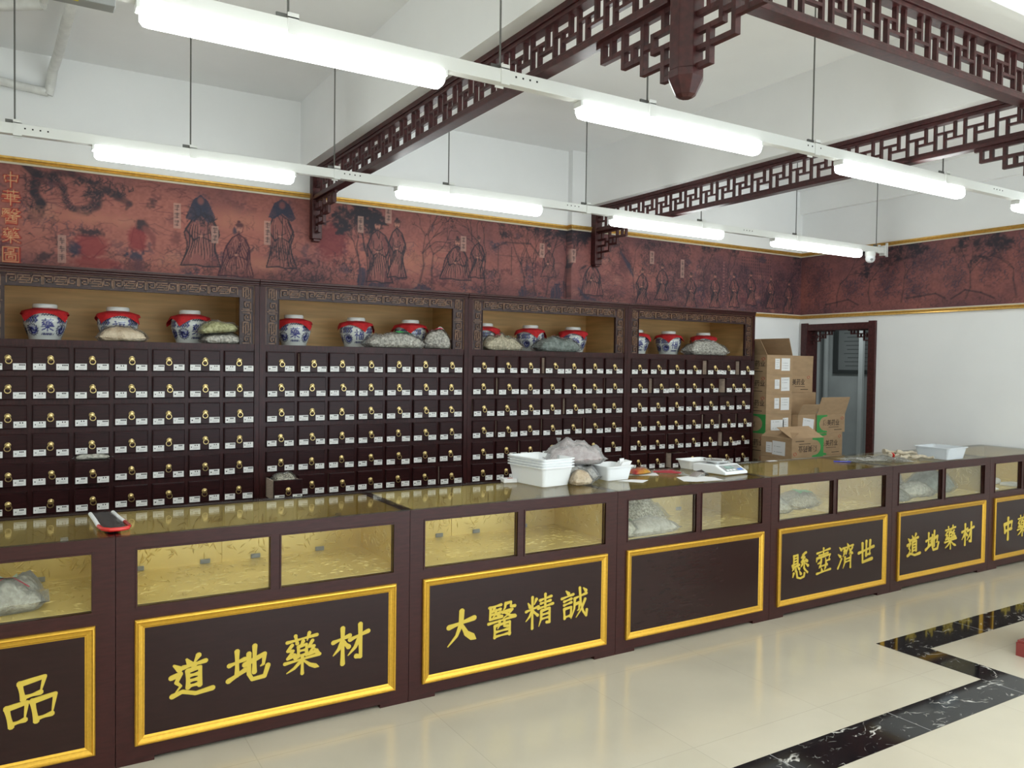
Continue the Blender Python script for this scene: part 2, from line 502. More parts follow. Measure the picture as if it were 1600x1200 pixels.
def stroke_polys(ch, w=8.5):
    """quads + joint discs in the 100-box (y up, centred)"""
    dense = len(G[ch])
    k_ = {'地': 1.28, '材': 1.32, '世': 1.4}.get(ch)
    w = w * (k_ if k_ else 1.7 if dense < 8 else (1.22 if dense < 13 else 0.96))
    out = []
    for st in G[ch]:
        pts = [Vector((x - 50, 50 - y)) for x, y in st]
        L = sum((pts[i + 1] - pts[i]).length for i in range(len(pts) - 1))
        dlast = pts[-1] - pts[-2]
        taper = (dlast.x < -2 and dlast.y < -2)
        na = (dlast.x > 8 and dlast.y < -5 and L > 28)
        horiz = abs(dlast.y) < abs(dlast.x) * 0.3 and len(pts) == 2
        dot = L < 18 and len(pts) == 2
        # resample
        rs = []
        for i in range(len(pts) - 1):
            n = 5
            for k in range(n):
                rs.append(pts[i].lerp(pts[i + 1], k / n))
        rs.append(pts[-1])
        N = len(rs)
        ws = []
        for i in range(N):
            t = i / (N - 1)
            if dot:
                k = 0.55 + 0.85 * t if not taper else 1.25 - 0.9 * t
            elif taper:
                k = 1.15 - 0.95 * t ** 1.6
            elif na:
                k = 0.6 + 0.95 * t if t < 0.82 else 1.38 * (1 - t) / 0.18
            elif horiz:
                k = 1.05 - 0.45 * math.sin(PI * min(1, t * 1.1))
            else:
                k = 1.15 - 0.3 * math.sin(PI * t)
            ws.append(max(0.12, k) * w)
        for i in range(N - 1):
            d = rs[i + 1] - rs[i]
            if d.length < 1e-6:
                continue
            d.normalize()
            n = Vector((-d.y, d.x))
            a, b = rs[i], rs[i + 1]
            out.append([a + n * ws[i] / 2, a - n * ws[i] / 2, b - n * ws[i + 1] / 2, b + n * ws[i + 1] / 2])
        for i in range(0, N, 5):
            if ws[i] < w * 0.4:
                continue
            r = ws[i] / 2
            # slanted brush head
            out.append([rs[i] + Vector((r * math.cos(a) * 1.08, r * math.sin(a))) for a in [2 * PI * k / 8 + 0.35 for k in range(8)]])
    return out


def char_mesh(ch, cx, cz, sx, sz, y, depth=0.003, slope=0.06):
    mb = MB()
    for ip, pl in enumerate(stroke_polys(ch)):
        yd = y - depth - 0.000012 * ip
        P = [(cx + p.x / 100 * sx, cz + (p.y + slope * p.x) / 100 * sz) for p in pl]
        n = len(P)
        # orient counter-clockwise seen from -Y
        A = sum(P[i][0] * P[(i + 1) % n][1] - P[(i + 1) % n][0] * P[i][1] for i in range(n))
        if A < 0:
            P.reverse()
        mb.face([(x, yd, z) for x, z in P])
        for i in range(n):
            a, b = P[i], P[(i + 1) % n]
            mb.face([(a[0], yd, a[1]), (a[0], y, a[1]), (b[0], y, b[1]), (b[0], yd, b[1])])
    return mb


# ------------------------------------------------------------------ raster painting (colour attributes on fine meshes)
class Canvas:
    """coverage canvas over a rectangle in metres"""
    def __init__(s, x0, x1, z0, z1, px):
        s.nx = int(round((x1 - x0) / px)) + 1
        s.nz = int(round((z1 - z0) / px)) + 1
        s.x = np.linspace(x0, x1, s.nx)
        s.z = np.linspace(z0, z1, s.nz)
        s.c = np.ones((s.nz, s.nx, 3))
        s.N = None

    def win(s, xa, xb, za, zb):
        i0, i1 = np.searchsorted(s.x, [xa, xb])
        j0, j1 = np.searchsorted(s.z, [za, zb])
        return slice(j0, j1), slice(i0, i1)

    def apply(s, sl, a, col):
        a = np.clip(a, 0, 1)[..., None]
        s.c[sl] = s.c[sl] * (1 - a) + np.array(col) * a

    def line(s, pts, w, col, a=1.0, soft=0.5):
        """polyline with half-width w"""
        ws = w if isinstance(w, (list, tuple)) else [w] * len(pts)
        for i in range(len(pts) - 1):
            (xa, za), (xb, zb) = pts[i], pts[i + 1]
            m = max(ws) * 1.6 + 0.004
            sl = s.win(min(xa, xb) - m, max(xa, xb) + m, min(za, zb) - m, max(za, zb) + m)
            X, Z = np.meshgrid(s.x[sl[1]], s.z[sl[0]])
            if X.size == 0:
                continue
            dx, dz = xb - xa, zb - za
            L2 = dx * dx + dz * dz + 1e-12
            t = np.clip(((X - xa) * dx + (Z - za) * dz) / L2, 0, 1)
            d = np.hypot(X - xa - t * dx, Z - za - t * dz)
            ww = ws[i] * (1 - t) + ws[i + 1] * t
            s.apply(sl, a * np.clip((ww * (1 + soft) - d) / (ww * 2 * soft + 1e-6), 0, 1), col)

    def blob(s, cx, cz, rx, rz, col, a=1.0, edge=0.35, rough=0.0, rng=None, ang=0.0):
        R = max(rx, rz) * (1.3 + rough)
        sl = s.win(cx - R, cx + R, cz - R, cz + R)
        X, Z = np.meshgrid(s.x[sl[1]] - cx, s.z[sl[0]] - cz)
        if X.size == 0:
            return
        c, n = math.cos(ang), math.sin(ang)
        U, V = (X * c + Z * n) / rx, (-X * n + Z * c) / rz
        d = np.hypot(U, V)
        if rough and s.N is not None:
            d = d + rough * 2.4 * (s.N[sl] - 0.5)
        s.apply(sl, a * np.clip((1 - d) / edge, 0, 1), col)

    def poly(s, pts, col, a=1.0, rough=0.0):
        P = np.array(pts)
        sl = s.win(P[:, 0].min(), P[:, 0].max(), P[:, 1].min(), P[:, 1].max())
        X, Z = np.meshgrid(s.x[sl[1]], s.z[sl[0]])
        if X.size == 0:
            return
        ins = np.zeros(X.shape, bool)
        for k in range(len(P)):
            (x0, z0), (x1, z1) = P[k], P[k - 1]
            if z0 == z1:
                continue
            ins ^= ((z0 > Z) != (z1 > Z)) & (X < (x1 - x0) * (Z - z0) / (z1 - z0) + x0)
        w = 1.0 if not rough or s.N is None else (1 - rough) + rough * 2 * s.N[sl]
        s.apply(sl, a * ins * w, col)

    def glyph(s, ch, cx, cz, sx, sz, w, col, a=1.0):
        for st in G[ch]:
            s.line([(cx + (x - 50) / 100 * sx, cz + (50 - y) / 100 * sz) for x, y in st], w, col, a, 0.35)


def grid_mesh(name, P, C, material, parent=None, smooth=False, wrap=False):
    """P: (nz,nx,3) points, C: (nz,nx,3) colours"""
    nz, nx = P.shape[:2]
    me = bpy.data.meshes.new(name)
    idx = np.arange(nz * nx).reshape(nz, nx)
    if wrap:
        nxt = np.roll(idx, -1, axis=1)
        q = np.stack([idx[:-1], nxt[:-1], nxt[1:], idx[1:]], -1).reshape(-1, 4)
    else:
        q = np.stack([idx[:-1, :-1], idx[:-1, 1:], idx[1:, 1:], idx[1:, :-1]], -1).reshape(-1, 4)
    me.vertices.add(nz * nx)
    me.vertices.foreach_set('co', P.reshape(-1).astype(np.float32))
    me.loops.add(q.size)
    me.loops.foreach_set('vertex_index', q.reshape(-1).astype(np.int32))
    me.polygons.add(len(q))
    me.polygons.foreach_set('loop_start', (np.arange(len(q)) * 4).astype(np.int32))
    if smooth:
        me.polygons.foreach_set('use_smooth', np.ones(len(q), dtype=bool))
    me.update(calc_edges=True)
    at = me.color_attributes.new('paint', 'FLOAT_COLOR', 'POINT')
    rgba = np.ones((nz * nx, 4), dtype=np.float32)
    rgba[:, :3] = C.reshape(-1, 3)
    at.data.foreach_set('color', rgba.reshape(-1))
    me.materials.append(material)
    me.validate()
    return new_obj(name, me, parent)


# ================================================================== THE ROOM
XR = 7.563          # right wall
YW = 2.75           # back wall, left part
YC = 2.683          # back wall, right part (beside the step)
XST = 4.335         # the step
ZC = 3.60
XL, YF = -3.6, -7.2

mb = MB()
mb.box(XL - 0.1, XR + 2.6, YF - 0.1, YW + 0.2, -0.12, 0.0)
floor = tag(mb.build('floor', M_FLOOR), 'polished beige tile floor with black marble inlay', 'floor', kind='structure')
mb = MB()
mb.box(4.212, XR, -0.805, -0.60, 0.0, 0.0015)
mb.box(4.212, 4.412, -1.20, -0.805, 0.0, 0.0015)
mb.box(XL, 4.412, -1.41, -1.20, 0.0, 0.0015)
o = mb.build('marble_inlay', M_MARBLE, floor)
o['label'] = 'black veined marble strip in the floor'
mb = MB()
wj = 0.0012
for xj in [4.212 + 0.8 * k for k in range(1, 5)]:
    mb.box(xj - wj, xj + wj, -0.805, -0.60, 0.0, 0.0018)
for xj in [4.212 - 0.8 * k for k in range(0, 8)]:
    mb.box(xj - wj, xj + wj, -1.41, -1.20, 0.0, 0.0018)
mb.build('inlay_joint', M_GREYINK, floor)

mb = MB()
mb.box(XL - 0.1, XST, YW, YW + 0.15, 0, ZC)
mb.box(XST, XR + 0.12, YC, YW + 0.15, 0, ZC)
tag(mb.build('wall_back', M_WALL), 'white back wall behind the medicine cabinets', 'wall', kind='structure')
# right wall with the doorway
DY0, DY1, DZ = 1.775, 2.585, 2.03
mb = MB()
mb.box(XR, XR + 0.12, YF, DY0, 0, ZC)
mb.box(XR, XR + 0.12, DY1, YC, 0, ZC)
mb.box(XR, XR + 0.12, DY0, DY1, DZ, ZC)
tag(mb.build('wall_right', M_WALL), 'white right-hand wall with the wooden doorway', 'wall', kind='structure')
mb = MB()
mb.box(XL - 0.12, XL, YF, YW, 0, ZC)
tag(mb.build('wall_left', M_WALL), 'white left-hand wall', 'wall', kind='structure')
mb = MB()
mb.box(XL, 1.5, YF - 0.12, YF, 0, ZC)
mb.box(1.5, 7.2, YF - 0.12, YF, 2.6, ZC)
mb.box(7.2, XR + 0.12, YF - 0.12, YF, 0, ZC)
tag(mb.build('wall_front', M_WALL), 'white street-side wall with the shop-front opening', 'wall', kind='structure')
# ceiling with its down-stand beams
mb = MB()
mb.box(XL - 0.1, XR + 0.12, YF - 0.1, YW + 0.15, ZC, ZC + 0.1)
mb.box(1.799, 2.06, YF, YW, 3.09, ZC)
mb.box(4.49, 4.76, YF, YC, 3.09, ZC)
mb.box(2.06, 4.49, -1.56, -1.30, 3.15, ZC)
mb.box(4.76, XR, -1.56, -1.30, 3.15, ZC)
mb.box(XR - 0.05, XR, YF, YC, 3.345, ZC)
tag(mb.build('ceiling', M_CEIL), 'white ceiling with square concrete beams', 'ceiling', kind='structure')

# corridor behind the door
M_HALL = mat('corridor_wall', (0.30, 0.325, 0.325), 0.7, noise_amt=0.06, scale=4)
HX = XR + 1.9
for nm, b in (('wall_corridor', (HX, HX + 0.1, 0.6, 5.6, 0, 2.7)), ('wall_corridor_far', (XR + 0.12, HX + 0.1, 5.6, 5.7, 0, 2.7)),
              ('wall_corridor_near', (XR + 0.12, HX + 0.1, 0.5, 0.6, 0, 2.7)), ('wall_corridor_shop', (XR - 0.0, XR + 0.12, 2.91, 5.6, 0, 2.7)),
              ('ceiling_corridor', (XR + 0.12, HX + 0.1, 0.6, 5.6, 2.7, 2.8)), ('floor_corridor', (XR + 0.12, HX + 0.1, 2.96, 5.6, -0.1, 0.0))):
    mb = MB()
    mb.box(*b)
    tag(mb.build(nm, M_HALL), 'dim grey corridor beyond the doorway', 'wall', kind='structure')
area('corridor_fill', (XR + 0.9, 2.6, 2.66), 0.4, 0.4, 26.0, col=(0.94, 1.0, 0.99))  # unseen fill light added to brighten the corridor
for yy, lab in ((3.87, 'left'), (3.73, 'right')):
    mb = MB()
    mb.tube([(HX - 0.045, yy, 0.0), (HX - 0.045, yy, 2.69)], 0.038, 12)
    tag(mb.build('downpipe', M_HALL, smooth=True), lab + ' one of two grey pipes up the corridor wall seen through the doorway', 'pipe')
nb = thing('notice_board', 'dark framed notice board on the corridor wall seen through the doorway', 'notice board', (HX, 3.22, 1.53))
mb = MB()
mb.box(-0.03, 0, -0.45, 0.41, 0.0, 0.05)
mb.box(-0.03, 0, -0.45, 0.41, 1.0, 1.05)
mb.box(-0.03, 0, -0.45, -0.39, 0.05, 1.0)
mb.box(-0.03, 0, 0.34, 0.41, 0.05, 1.0)
mb.build('board_frame', mat('dark_board_frame', (0.035, 0.04, 0.04), 0.5), nb)
mb = MB()
mb.box(-0.012, 0, -0.39, 0.34, 0.05, 1.0)
for k in range(16):
    zz = 0.10 + k * 0.055
    mb.box(-0.013, -0.012, -0.30, 0.26 - 0.1 * random.random(), zz, zz + 0.012, 1)
mb.build('board_sheet', [mat('board_sheet', (0.16, 0.175, 0.175), 0.6), mat('board_print', (0.08, 0.09, 0.09), 0.6)], nb)
mb = MB()
mb.box(HX - 0.34, HX - 0.30, 2.96, 3.02, 0.0, 2.69)
tag(mb.build('door_post', M_HALL), 'pale grey post standing in the corridor in front of the notice board', 'post')

# wooden door frame with fretwork corners
door = tag(bpy.data.objects.new('door_1', None), 'dark rosewood doorway with fretwork in its upper corners', 'door', kind='structure')
COL.objects.link(door)
door.location = (XR, 0, 0)
mb = MB()
fw = 0.082
mb.box(-0.03, 0.16, DY0 - fw + 0.02, DY0 + 0.02, 0, DZ + 0.075)
mb.box(-0.03, 0.16, DY1 - 0.02, DY1 + fw - 0.02, 0, DZ + 0.075)
mb.box(-0.02, 0.16, DY0 + 0.02, DY1 - 0.02, DZ - 0.01, DZ + 0.062)
mb.build('door_frame', M_LATT, door, bevel=0.004)


def bracket_bars(u, v, first, w):
    """stepped fretwork; returns (a0,a1,h0,h1) bars; a runs out from the post, h downwards"""
    c = [k * u for k in (0, 1, 2, 3, 4, 5, 6.3, 7.3)]
    r = [0, first, first + v, first + 2 * v, first + 3 * v]
    e = w / 2
    B = []

    def H(a0, a1, h):
        B.append((a0 - e if a0 else 0, a1 + e, h - e, h + e))

    def V(a, h0, h1):
        B.append((a - e, a + e, h0 - (e if h0 else 0), h1 + e))
    H(0, c[2], r[1]); H(c[3], c[7], r[1])
    H(0, c[2], r[2]); H(c[3], c[5], r[2])
    H(c[2], c[3], (r[1] + r[2]) / 2)
    H(0, c[3], r[3]); H(0, c[1], r[4])
    V(c[1], 0, r[1]); V(c[3], 0, r[3]); V(c[5], 0, r[2]); V(c[6], 0, r[1]); V(c[7], 0, r[1])
    V(c[2], r[1], r[2]); V(c[4], r[1], r[2]); V(c[1], r[2], r[4])
    H(0, c[7] + 0.03, e)
    return B


for sgn, y0 in ((1, DY0 + 0.02), (-1, DY1 - 0.02)):
    mb = MB()
    for a0, a1, h0, h1 in bracket_bars(0.036, 0.036, 0.045, 0.012):
        ya, yb = sorted((y0 + sgn * a0, y0 + sgn * a1))
        k = 0.0008 if (h1 - h0) > (a1 - a0) else 0.0
        mb.box(0.05 - k, 0.07 + k, ya + 0.0007 - k, yb - 0.0007 + k, DZ - 0.01 - h1 + k, DZ - 0.01 - h0 - k)
    mb.build('corner_fretwork', M_LATT, door)

# ------------------------------------------------------------------ mural band and gold mouldings
ZM0, ZM1 = 2.175, 2.872
rng = np.random.RandomState(3)
INK = (0.026, 0.022, 0.030)
BLUE = (0.030, 0.034, 0.058)
RED = (0.22, 0.030, 0.034)


def smooth_noise(nz, nx, cz, cx, rng):
    g = rng.rand(cz + 2, cx + 2)
    zi = np.linspace(0, cz, nz)
    xi = np.linspace(0, cx, nx)
    z0 = zi.astype(int)
    x0 = xi.astype(int)
    fz = (zi - z0)[:, None]
    fx = (xi - x0)[None]
    fz = fz * fz * (3 - 2 * fz)
    fx = fx * fx * (3 - 2 * fx)
    return (g[z0][:, x0] * (1 - fz) * (1 - fx) + g[z0 + 1][:, x0] * fz * (1 - fx)
            + g[z0][:, x0 + 1] * (1 - fz) * fx + g[z0 + 1][:, x0 + 1] * fz * fx)


def mural_base(cv, warm):
    nz, nx = cv.nz, cv.nx
    L = cv.x[-1] - cv.x[0]
    n1 = smooth_noise(nz, nx, 3, int(L * 3), rng)
    n2 = smooth_noise(nz, nx, 14, int(L * 18), rng)
    n3 = smooth_noise(nz, nx, 60, int(L * 70), rng)
    cv.N = 0.6 * n3 + 0.4 * n2
    a = np.array((0.33, 0.114, 0.088))
    b = np.array((0.125, 0.052, 0.058))
    w = warm(cv.x)[None, :]
    zz = (cv.z - cv.z[0]) / (cv.z[-1] - cv.z[0])
    band = np.exp(-((zz - 0.45) / 0.42) ** 2)[:, None]  # darker top: printed tone plus shading painted into the colour
    t = np.clip(w * (0.30 + 0.85 * band) + (n1 - 0.5) * 0.6 + (n2 - 0.5) * 0.25, 0, 1)[..., None]
    cv.c[:] = (b * (1 - t) + a * t) * (0.86 + 0.28 * n3)[..., None]


def wobble(pts, amt):
    return [(x + rng.uniform(-amt, amt), z + rng.uniform(-amt, amt)) for x, z in pts]


def robe(cv, cx, cz, w, h, a=0.55, seated=False, hair=True, tone=INK, hatted=False):
    top = cz + h / 2
    bot = cz - h / 2
    hr = h * (0.075 if not seated else 0.10)
    neck = top - 2.0 * hr
    if seated:
        prof = [(0.0, 0.10), (0.10, 0.46), (0.42, 0.70), (0.66, 0.92), (0.86, 1.0), (1.0, 0.98)]
    else:
        prof = [(0.0, 0.16), (0.07, 0.56), (0.36, 0.80), (0.55, 0.70), (0.80, 0.84), (1.0, 0.92)]
    lean = rng.uniform(-0.15, 0.15) * w
    wl, wr = rng.uniform(0.85, 1.1), rng.uniform(0.85, 1.1)

    def pt(t, f):
        hw = np.interp(f, [p[0] for p in prof], [p[1] for p in prof]) * w / 2
        hw *= wl if t < 0 else wr
        return (cx + t * hw + lean * (1 - f) * 0.5 + 0.010 * math.sin(9 * f + 5 * t), neck - f * (neck - bot))
    fs = np.linspace(0, 1, 12)
    L = [pt(-1, f) for f in fs]
    R = [pt(1, f) for f in fs]
    cv.poly(L + R[::-1], (0.115, 0.040, 0.046), a * 0.75, 0.5)
    cv.poly([pt(-0.55, f) for f in fs] + [pt(0.5, f) for f in fs][::-1], (0.30, 0.115, 0.095), a * 0.45, 0.6)
    # flowing folds, dark beside light
    n = 13 if seated else 11
    for k in range(n):
        t = (k / (n - 1) * 2 - 1) * 0.95
        f0 = rng.uniform(0.05, 0.5)
        f1 = rng.uniform(0.75, 1.0)
        seg = [pt(t * (0.75 + 0.25 * f) + 0.05 * math.sin(6 * f + k), f) for f in np.linspace(f0, f1, 6)]
        cv.line(seg, [0.001, 0.003, 0.0042, 0.0042, 0.0035, 0.001], tone, min(1, a * rng.uniform(0.8, 1.5)), 0.4)
        seg = [(x + 0.009, z) for x, z in seg]
        cv.line(seg, 0.0024, (0.40, 0.165, 0.125), a * 0.7, 0.5)
    cv.line(L, 0.0042, tone, min(1, a * 1.4), 0.4)
    cv.line(R, 0.0042, tone, min(1, a * 1.4), 0.4)
    cv.line([pt(-0.95, 1), pt(-0.3, 0.97), pt(0.3, 1.0), pt(0.95, 0.98)], 0.005, tone, min(1, a * 1.3))
    # sleeves folding to the hands
    hf = 0.42 if not seated else 0.50
    for sg in (-1, 1):
        cv.line([pt(sg * 0.9, 0.12), pt(sg * 1.0, 0.30), pt(sg * 0.62, hf + 0.08), pt(sg * 0.1, hf)], [0.004, 0.006, 0.006, 0.003], tone, min(1, a * 1.3), 0.5)
        cv.line([pt(sg * 0.45, 0.2), pt(sg * 0.5, 0.34), pt(sg * 0.12, hf - 0.03)], 0.0035, tone, a, 0.5)
    cv.blob(*pt(0.0, hf - 0.01), 0.014, 0.010, (0.42, 0.19, 0.14), 0.8)
    cv.line([pt(-0.3, 0.02), pt(0.02, 0.16), pt(0.3, 0.02)], 0.0035, tone, min(1, a * 1.2))
    # head
    hx = cx + lean * 0.5
    hz = top - hr
    cv.blob(hx, hz, hr * 0.78, hr, (0.40, 0.170, 0.125), 0.9, 0.3)
    cv.line([(hx - hr * 0.78, hz + hr * 0.3), (hx - hr * 0.7, hz - hr * 0.5), (hx, hz - hr), (hx + hr * 0.7, hz - hr * 0.5), (hx + hr * 0.78, hz + hr * 0.3)], 0.0026, tone, 0.8)
    cv.line([(hx - hr * 0.4, hz + hr * 0.1), (hx - hr * 0.1, hz + hr * 0.1)], 0.0025, tone, 0.85)
    cv.line([(hx + hr * 0.15, hz + hr * 0.1), (hx + hr * 0.45, hz + hr * 0.1)], 0.0025, tone, 0.85)
    if hair:
        cv.blob(hx + 0.002, hz + hr * 0.65, hr * 0.92, hr * 0.55, tone, 0.85, 0.4, 0.2, rng)
        cv.blob(hx, hz + hr * 1.25, hr * 0.4, hr * 0.35, tone, 0.85, 0.4, 0.2, rng)
        cv.line([(hx, hz - hr * 0.6), (hx + 0.004, hz - hr * 2.3)], [0.009, 0.001], tone, 0.75)
    if hatted:
        cv.line([(hx - hr * 2.6, hz + hr * 0.35), (hx, hz + hr * 0.9), (hx + hr * 2.6, hz + hr * 0.35)], [0.003, 0.013, 0.003], tone, 0.9)


def tree(cv, x, z0, h, spread, a=0.6, leafy=0.0, tone=INK):
    def br(x, z, ang, ln, w, d):
        x2 = x + math.cos(ang) * ln
        z2 = z + math.sin(ang) * ln
        xm = (x + x2) / 2 + rng.uniform(-0.1, 0.1) * ln
        zm = (z + z2) / 2 + rng.uniform(-0.1, 0.1) * ln
        cv.line([(x, z), (xm, zm), (x2, z2)], [w, w * 0.8, w * 0.6], tone, a)
        if leafy and d <= 2:
            for _ in range(4):
                cv.blob(x2 + rng.uniform(-1, 1) * ln * 0.5, z2 + rng.uniform(-1, 1) * ln * 0.4, 0.03, 0.02, tone, leafy * rng.uniform(0.4, 1), 0.8, 0.5, rng)
        if d > 0:
            for k in range(rng.randint(2, 4)):
                br(x2, z2, ang + rng.uniform(-spread, spread), ln * rng.uniform(0.55, 0.85), w * 0.6, d - 1)
    br(x, z0, PI / 2 + rng.uniform(-0.15, 0.15), h * 0.4, 0.010, 4)


def rock(cv, x, z, rx, rz, a=0.85, tone=BLUE):
    cv.blob(x, z, rx, rz, tone, a, 0.3, 0.35, rng)
    for k in range(5):
        xx = x + rng.uniform(-0.7, 0.7) * rx
        cv.line(wobble([(xx, z + rz * 0.7), (xx + rx * 0.1, z), (xx - rx * 0.1, z - rz * 0.8)], 0.01), 0.003, (0.16, 0.055, 0.055), 0.5)


def scrub(cv, x, z, w, h, n, a=0.5, tone=INK):
    for k in range(n):
        xx = x + rng.uniform(-w, w)
        zz = z + rng.uniform(-h, h)
        an = rng.uniform(0.3, 2.8)
        ln = rng.uniform(0.02, 0.07)
        cv.line([(xx, zz), (xx + math.cos(an) * ln * 0.6, zz + math.sin(an) * ln * 0.6), (xx + math.cos(an + 0.5) * ln, zz + math.sin(an + 0.5) * ln)], [0.0045, 0.0035, 0.0015], tone, a * rng.uniform(0.4, 1))


def caption(cv, x, z, n):
    h = 0.055 * n + 0.02
    sl = cv.win(x - 0.026, x + 0.026, z - h / 2, z + h / 2)
    cv.apply(sl, np.full(cv.c[sl].shape[:2], 0.55), (0.50, 0.30, 0.24))
    for k in range(n):
        zz = z + h / 2 - 0.035 - 0.055 * k
        for j in range(3):
            cv.line([(x - 0.014, zz + 0.014 - 0.013 * j), (x + 0.014, zz + 0.015 - 0.013 * j)], 0.0022, INK, 0.85)
        cv.line([(x + rng.uniform(-0.006, 0.006), zz + 0.02), (x, zz - 0.02)], 0.0025, INK, 0.85)


def paint_back():
    cv = Canvas(-0.8, XR - 0.002, ZM0, ZM1, 0.0055)
    mural_base(cv, lambda x: np.clip(0.55 + 0.5 * np.exp(-((x - 0.9) / 0.75) ** 2) + 0.22 * np.exp(-((x - 2.6) / 0.8) ** 2) - 0.12 * np.clip(x - 3.2, 0, 1) - 0.20 * np.clip((x - 4.8) / 2, 0, 1), 0, 1))
    # hills and ground texture everywhere
    for k in range(46):
        x = rng.uniform(-0.7, XR)
        z = rng.uniform(2.2, 2.5)
        cv.line(wobble([(x - 0.15, z), (x - 0.05, z + 0.05), (x + 0.06, z + 0.035), (x + 0.2, z - 0.01)], 0.03), 0.003, INK, 0.35)
        scrub(cv, x, 2.24, 0.1, 0.04, 14, 0.45)
    for k in range(300):
        x = rng.uniform(-0.7, XR) if k < 190 else rng.uniform(4.4, XR)
        z = rng.uniform(2.19, 2.62)
        cv.blob(x, z, rng.uniform(0.03, 0.11), rng.uniform(0.015, 0.05), (0.10, 0.042, 0.048) if rng.rand() < 0.6 else (0.38, 0.165, 0.125), rng.uniform(0.2, 0.55), 0.8, 0.6, rng)
        if k % 3 == 0:
            scrub(cv, x, z, 0.09, 0.05, 16, 0.55, BLUE if k % 2 else INK)
        cv.line(wobble([(x - 0.06, z), (x - 0.02, z + 0.02), (x + 0.03, z + 0.015), (x + 0.07, z - 0.005)], 0.02), 0.0028, (0.085, 0.034, 0.040), 0.6)
    for k in range(120):
        x = rng.uniform(-0.7, XR)
        z = rng.uniform(2.20, 2.82) if k % 2 else rng.uniform(2.20, 2.42)
        cv.blob(x, z, rng.uniform(0.02, 0.07), rng.uniform(0.02, 0.06), BLUE if k % 3 else (0.09, 0.030, 0.040), rng.uniform(0.25, 0.65), 0.6, 0.9, rng)
    # coiling dragon and clouds at the left
    dr = [(-0.02, 2.86), (0.05, 2.80), (0.03, 2.69), (0.07, 2.62), (0.06, 2.55), (0.0, 2.52)]
    cv.line(dr, [0.02, 0.030, 0.026, 0.030, 0.026, 0.012], INK, 0.85, 0.3)
    cv.blob(0.035, 2.535, 0.05, 0.045, (0.16, 0.065, 0.06), 0.8, 0.4, 0.4, rng)
    scrub(cv, 0.04, 2.66, 0.06, 0.12, 70, 0.8)
    body = [(0.06, 2.82), (0.14, 2.80), (0.20, 2.74), (0.21, 2.66), (0.25, 2.61), (0.33, 2.60), (0.39, 2.65), (0.40, 2.72), (0.33, 2.71)]
    cv.line(body, [0.02, 0.028, 0.02, 0.018, 0.022, 0.03, 0.035, 0.03, 0.015], INK, 0.75, 0.35)
    for k in range(40):
        t = rng.rand() * 8
        i = int(t)
        x = body[i][0] + (body[min(i + 1, 8)][0] - body[i][0]) * (t - i)
        z = body[i][1] + (body[min(i + 1, 8)][1] - body[i][1]) * (t - i)
        cv.line([(x - 0.012, z + 0.008), (x, z - 0.01), (x + 0.012, z + 0.008)], 0.003, (0.20, 0.08, 0.075), 0.7)
        an = rng.uniform(0, 6.3)
        cv.line([(x, z), (x + 0.045 * math.cos(an), z + 0.045 * math.sin(an))], [0.006, 0.001], INK, 0.7)
    body = [(0.14, 2.83), (0.25, 2.84), (0.36, 2.80), (0.46, 2.76), (0.53, 2.72), (0.60, 2.68), (0.58, 2.64)]
    cv.line(body, [0.018, 0.022, 0.014, 0.024, 0.028, 0.02, 0.008], INK, 0.65, 0.4)
    scrub(cv, 0.45, 2.76, 0.16, 0.05, 80, 0.8)
    cv.blob(0.75, 2.70, 0.045, 0.05, INK, 0.75, 0.6, 0.4, rng)
    for k in range(26):
        x = rng.uniform(-0.1, 1.0)
        z = rng.uniform(2.6, 2.86)
        cv.line(wobble([(x - 0.07, z), (x, z + 0.02), (x + 0.06, z), (x + 0.02, z - 0.02)], 0.015), 0.0035, (0.11, 0.035, 0.04), 0.6)
    scrub(cv, 0.25, 2.74, 0.22, 0.08, 60, 0.5)
    for x, z, rx, rz in ((0.35, 2.55, 0.45, 0.06), (1.35, 2.64, 0.35, 0.10), (2.75, 2.45, 0.25, 0.12), (1.5, 2.33, 0.3, 0.07), (0.9, 2.30, 0.2, 0.06)):
        cv.blob(x, z, rx, rz, (0.44, 0.175, 0.115), 0.55, 0.9, 0.5, rng)
    # red-skinned crouching figures
    for x, z, an in ((0.34, 2.40, 0.3), (0.30, 2.30, -0.4), (0.42, 2.33, 0.8), (0.40, 2.43, -0.9), (0.62, 2.46, 1.4), (0.68, 2.40, 1.8)):
        cv.line([(x - 0.06 * math.cos(an), z - 0.06 * math.sin(an)), (x, z + 0.012), (x + 0.06 * math.cos(an), z + 0.06 * math.sin(an))], 0.003, INK, 0.8)
    cv.blob(0.36, 2.37, 0.12, 0.10, RED, 0.8, 0.35, 0.2, rng)
    cv.blob(0.36, 2.46, 0.11, 0.035, INK, 0.85, 0.6, 0.4, rng)
    cv.blob(0.26, 2.34, 0.05, 0.06, BLUE, 0.85, 0.5, 0.3, rng)
    cv.blob(0.40, 2.25, 0.18, 0.05, RED, 0.7, 0.4, 0.2, rng)
    cv.blob(0.08, 2.27, 0.07, 0.04, INK, 0.8, 0.5, 0.4, rng, 0.5)
    cv.blob(0.65, 2.44, 0.075, 0.10, RED, 0.85, 0.35, 0.15, rng)
    cv.blob(0.68, 2.545, 0.05, 0.05, INK, 0.9, 0.5, 0.3, rng)
    cv.line([(0.70, 2.52), (0.75, 2.46), (0.76, 2.38)], [0.02, 0.02, 0.006], (0.20, 0.06, 0.055), 0.8)
    cv.blob(0.64, 2.32, 0.075, 0.04, BLUE, 0.85, 0.5, 0.4, rng)
    cv.blob(0.64, 2.24, 0.09, 0.07, (0.13, 0.045, 0.05), 0.7, 0.5, 0.3, rng)
    cv.blob(0.90, 2.46, 0.05, 0.07, (0.10, 0.03, 0.035), 0.6, 0.6, 0.4, rng)
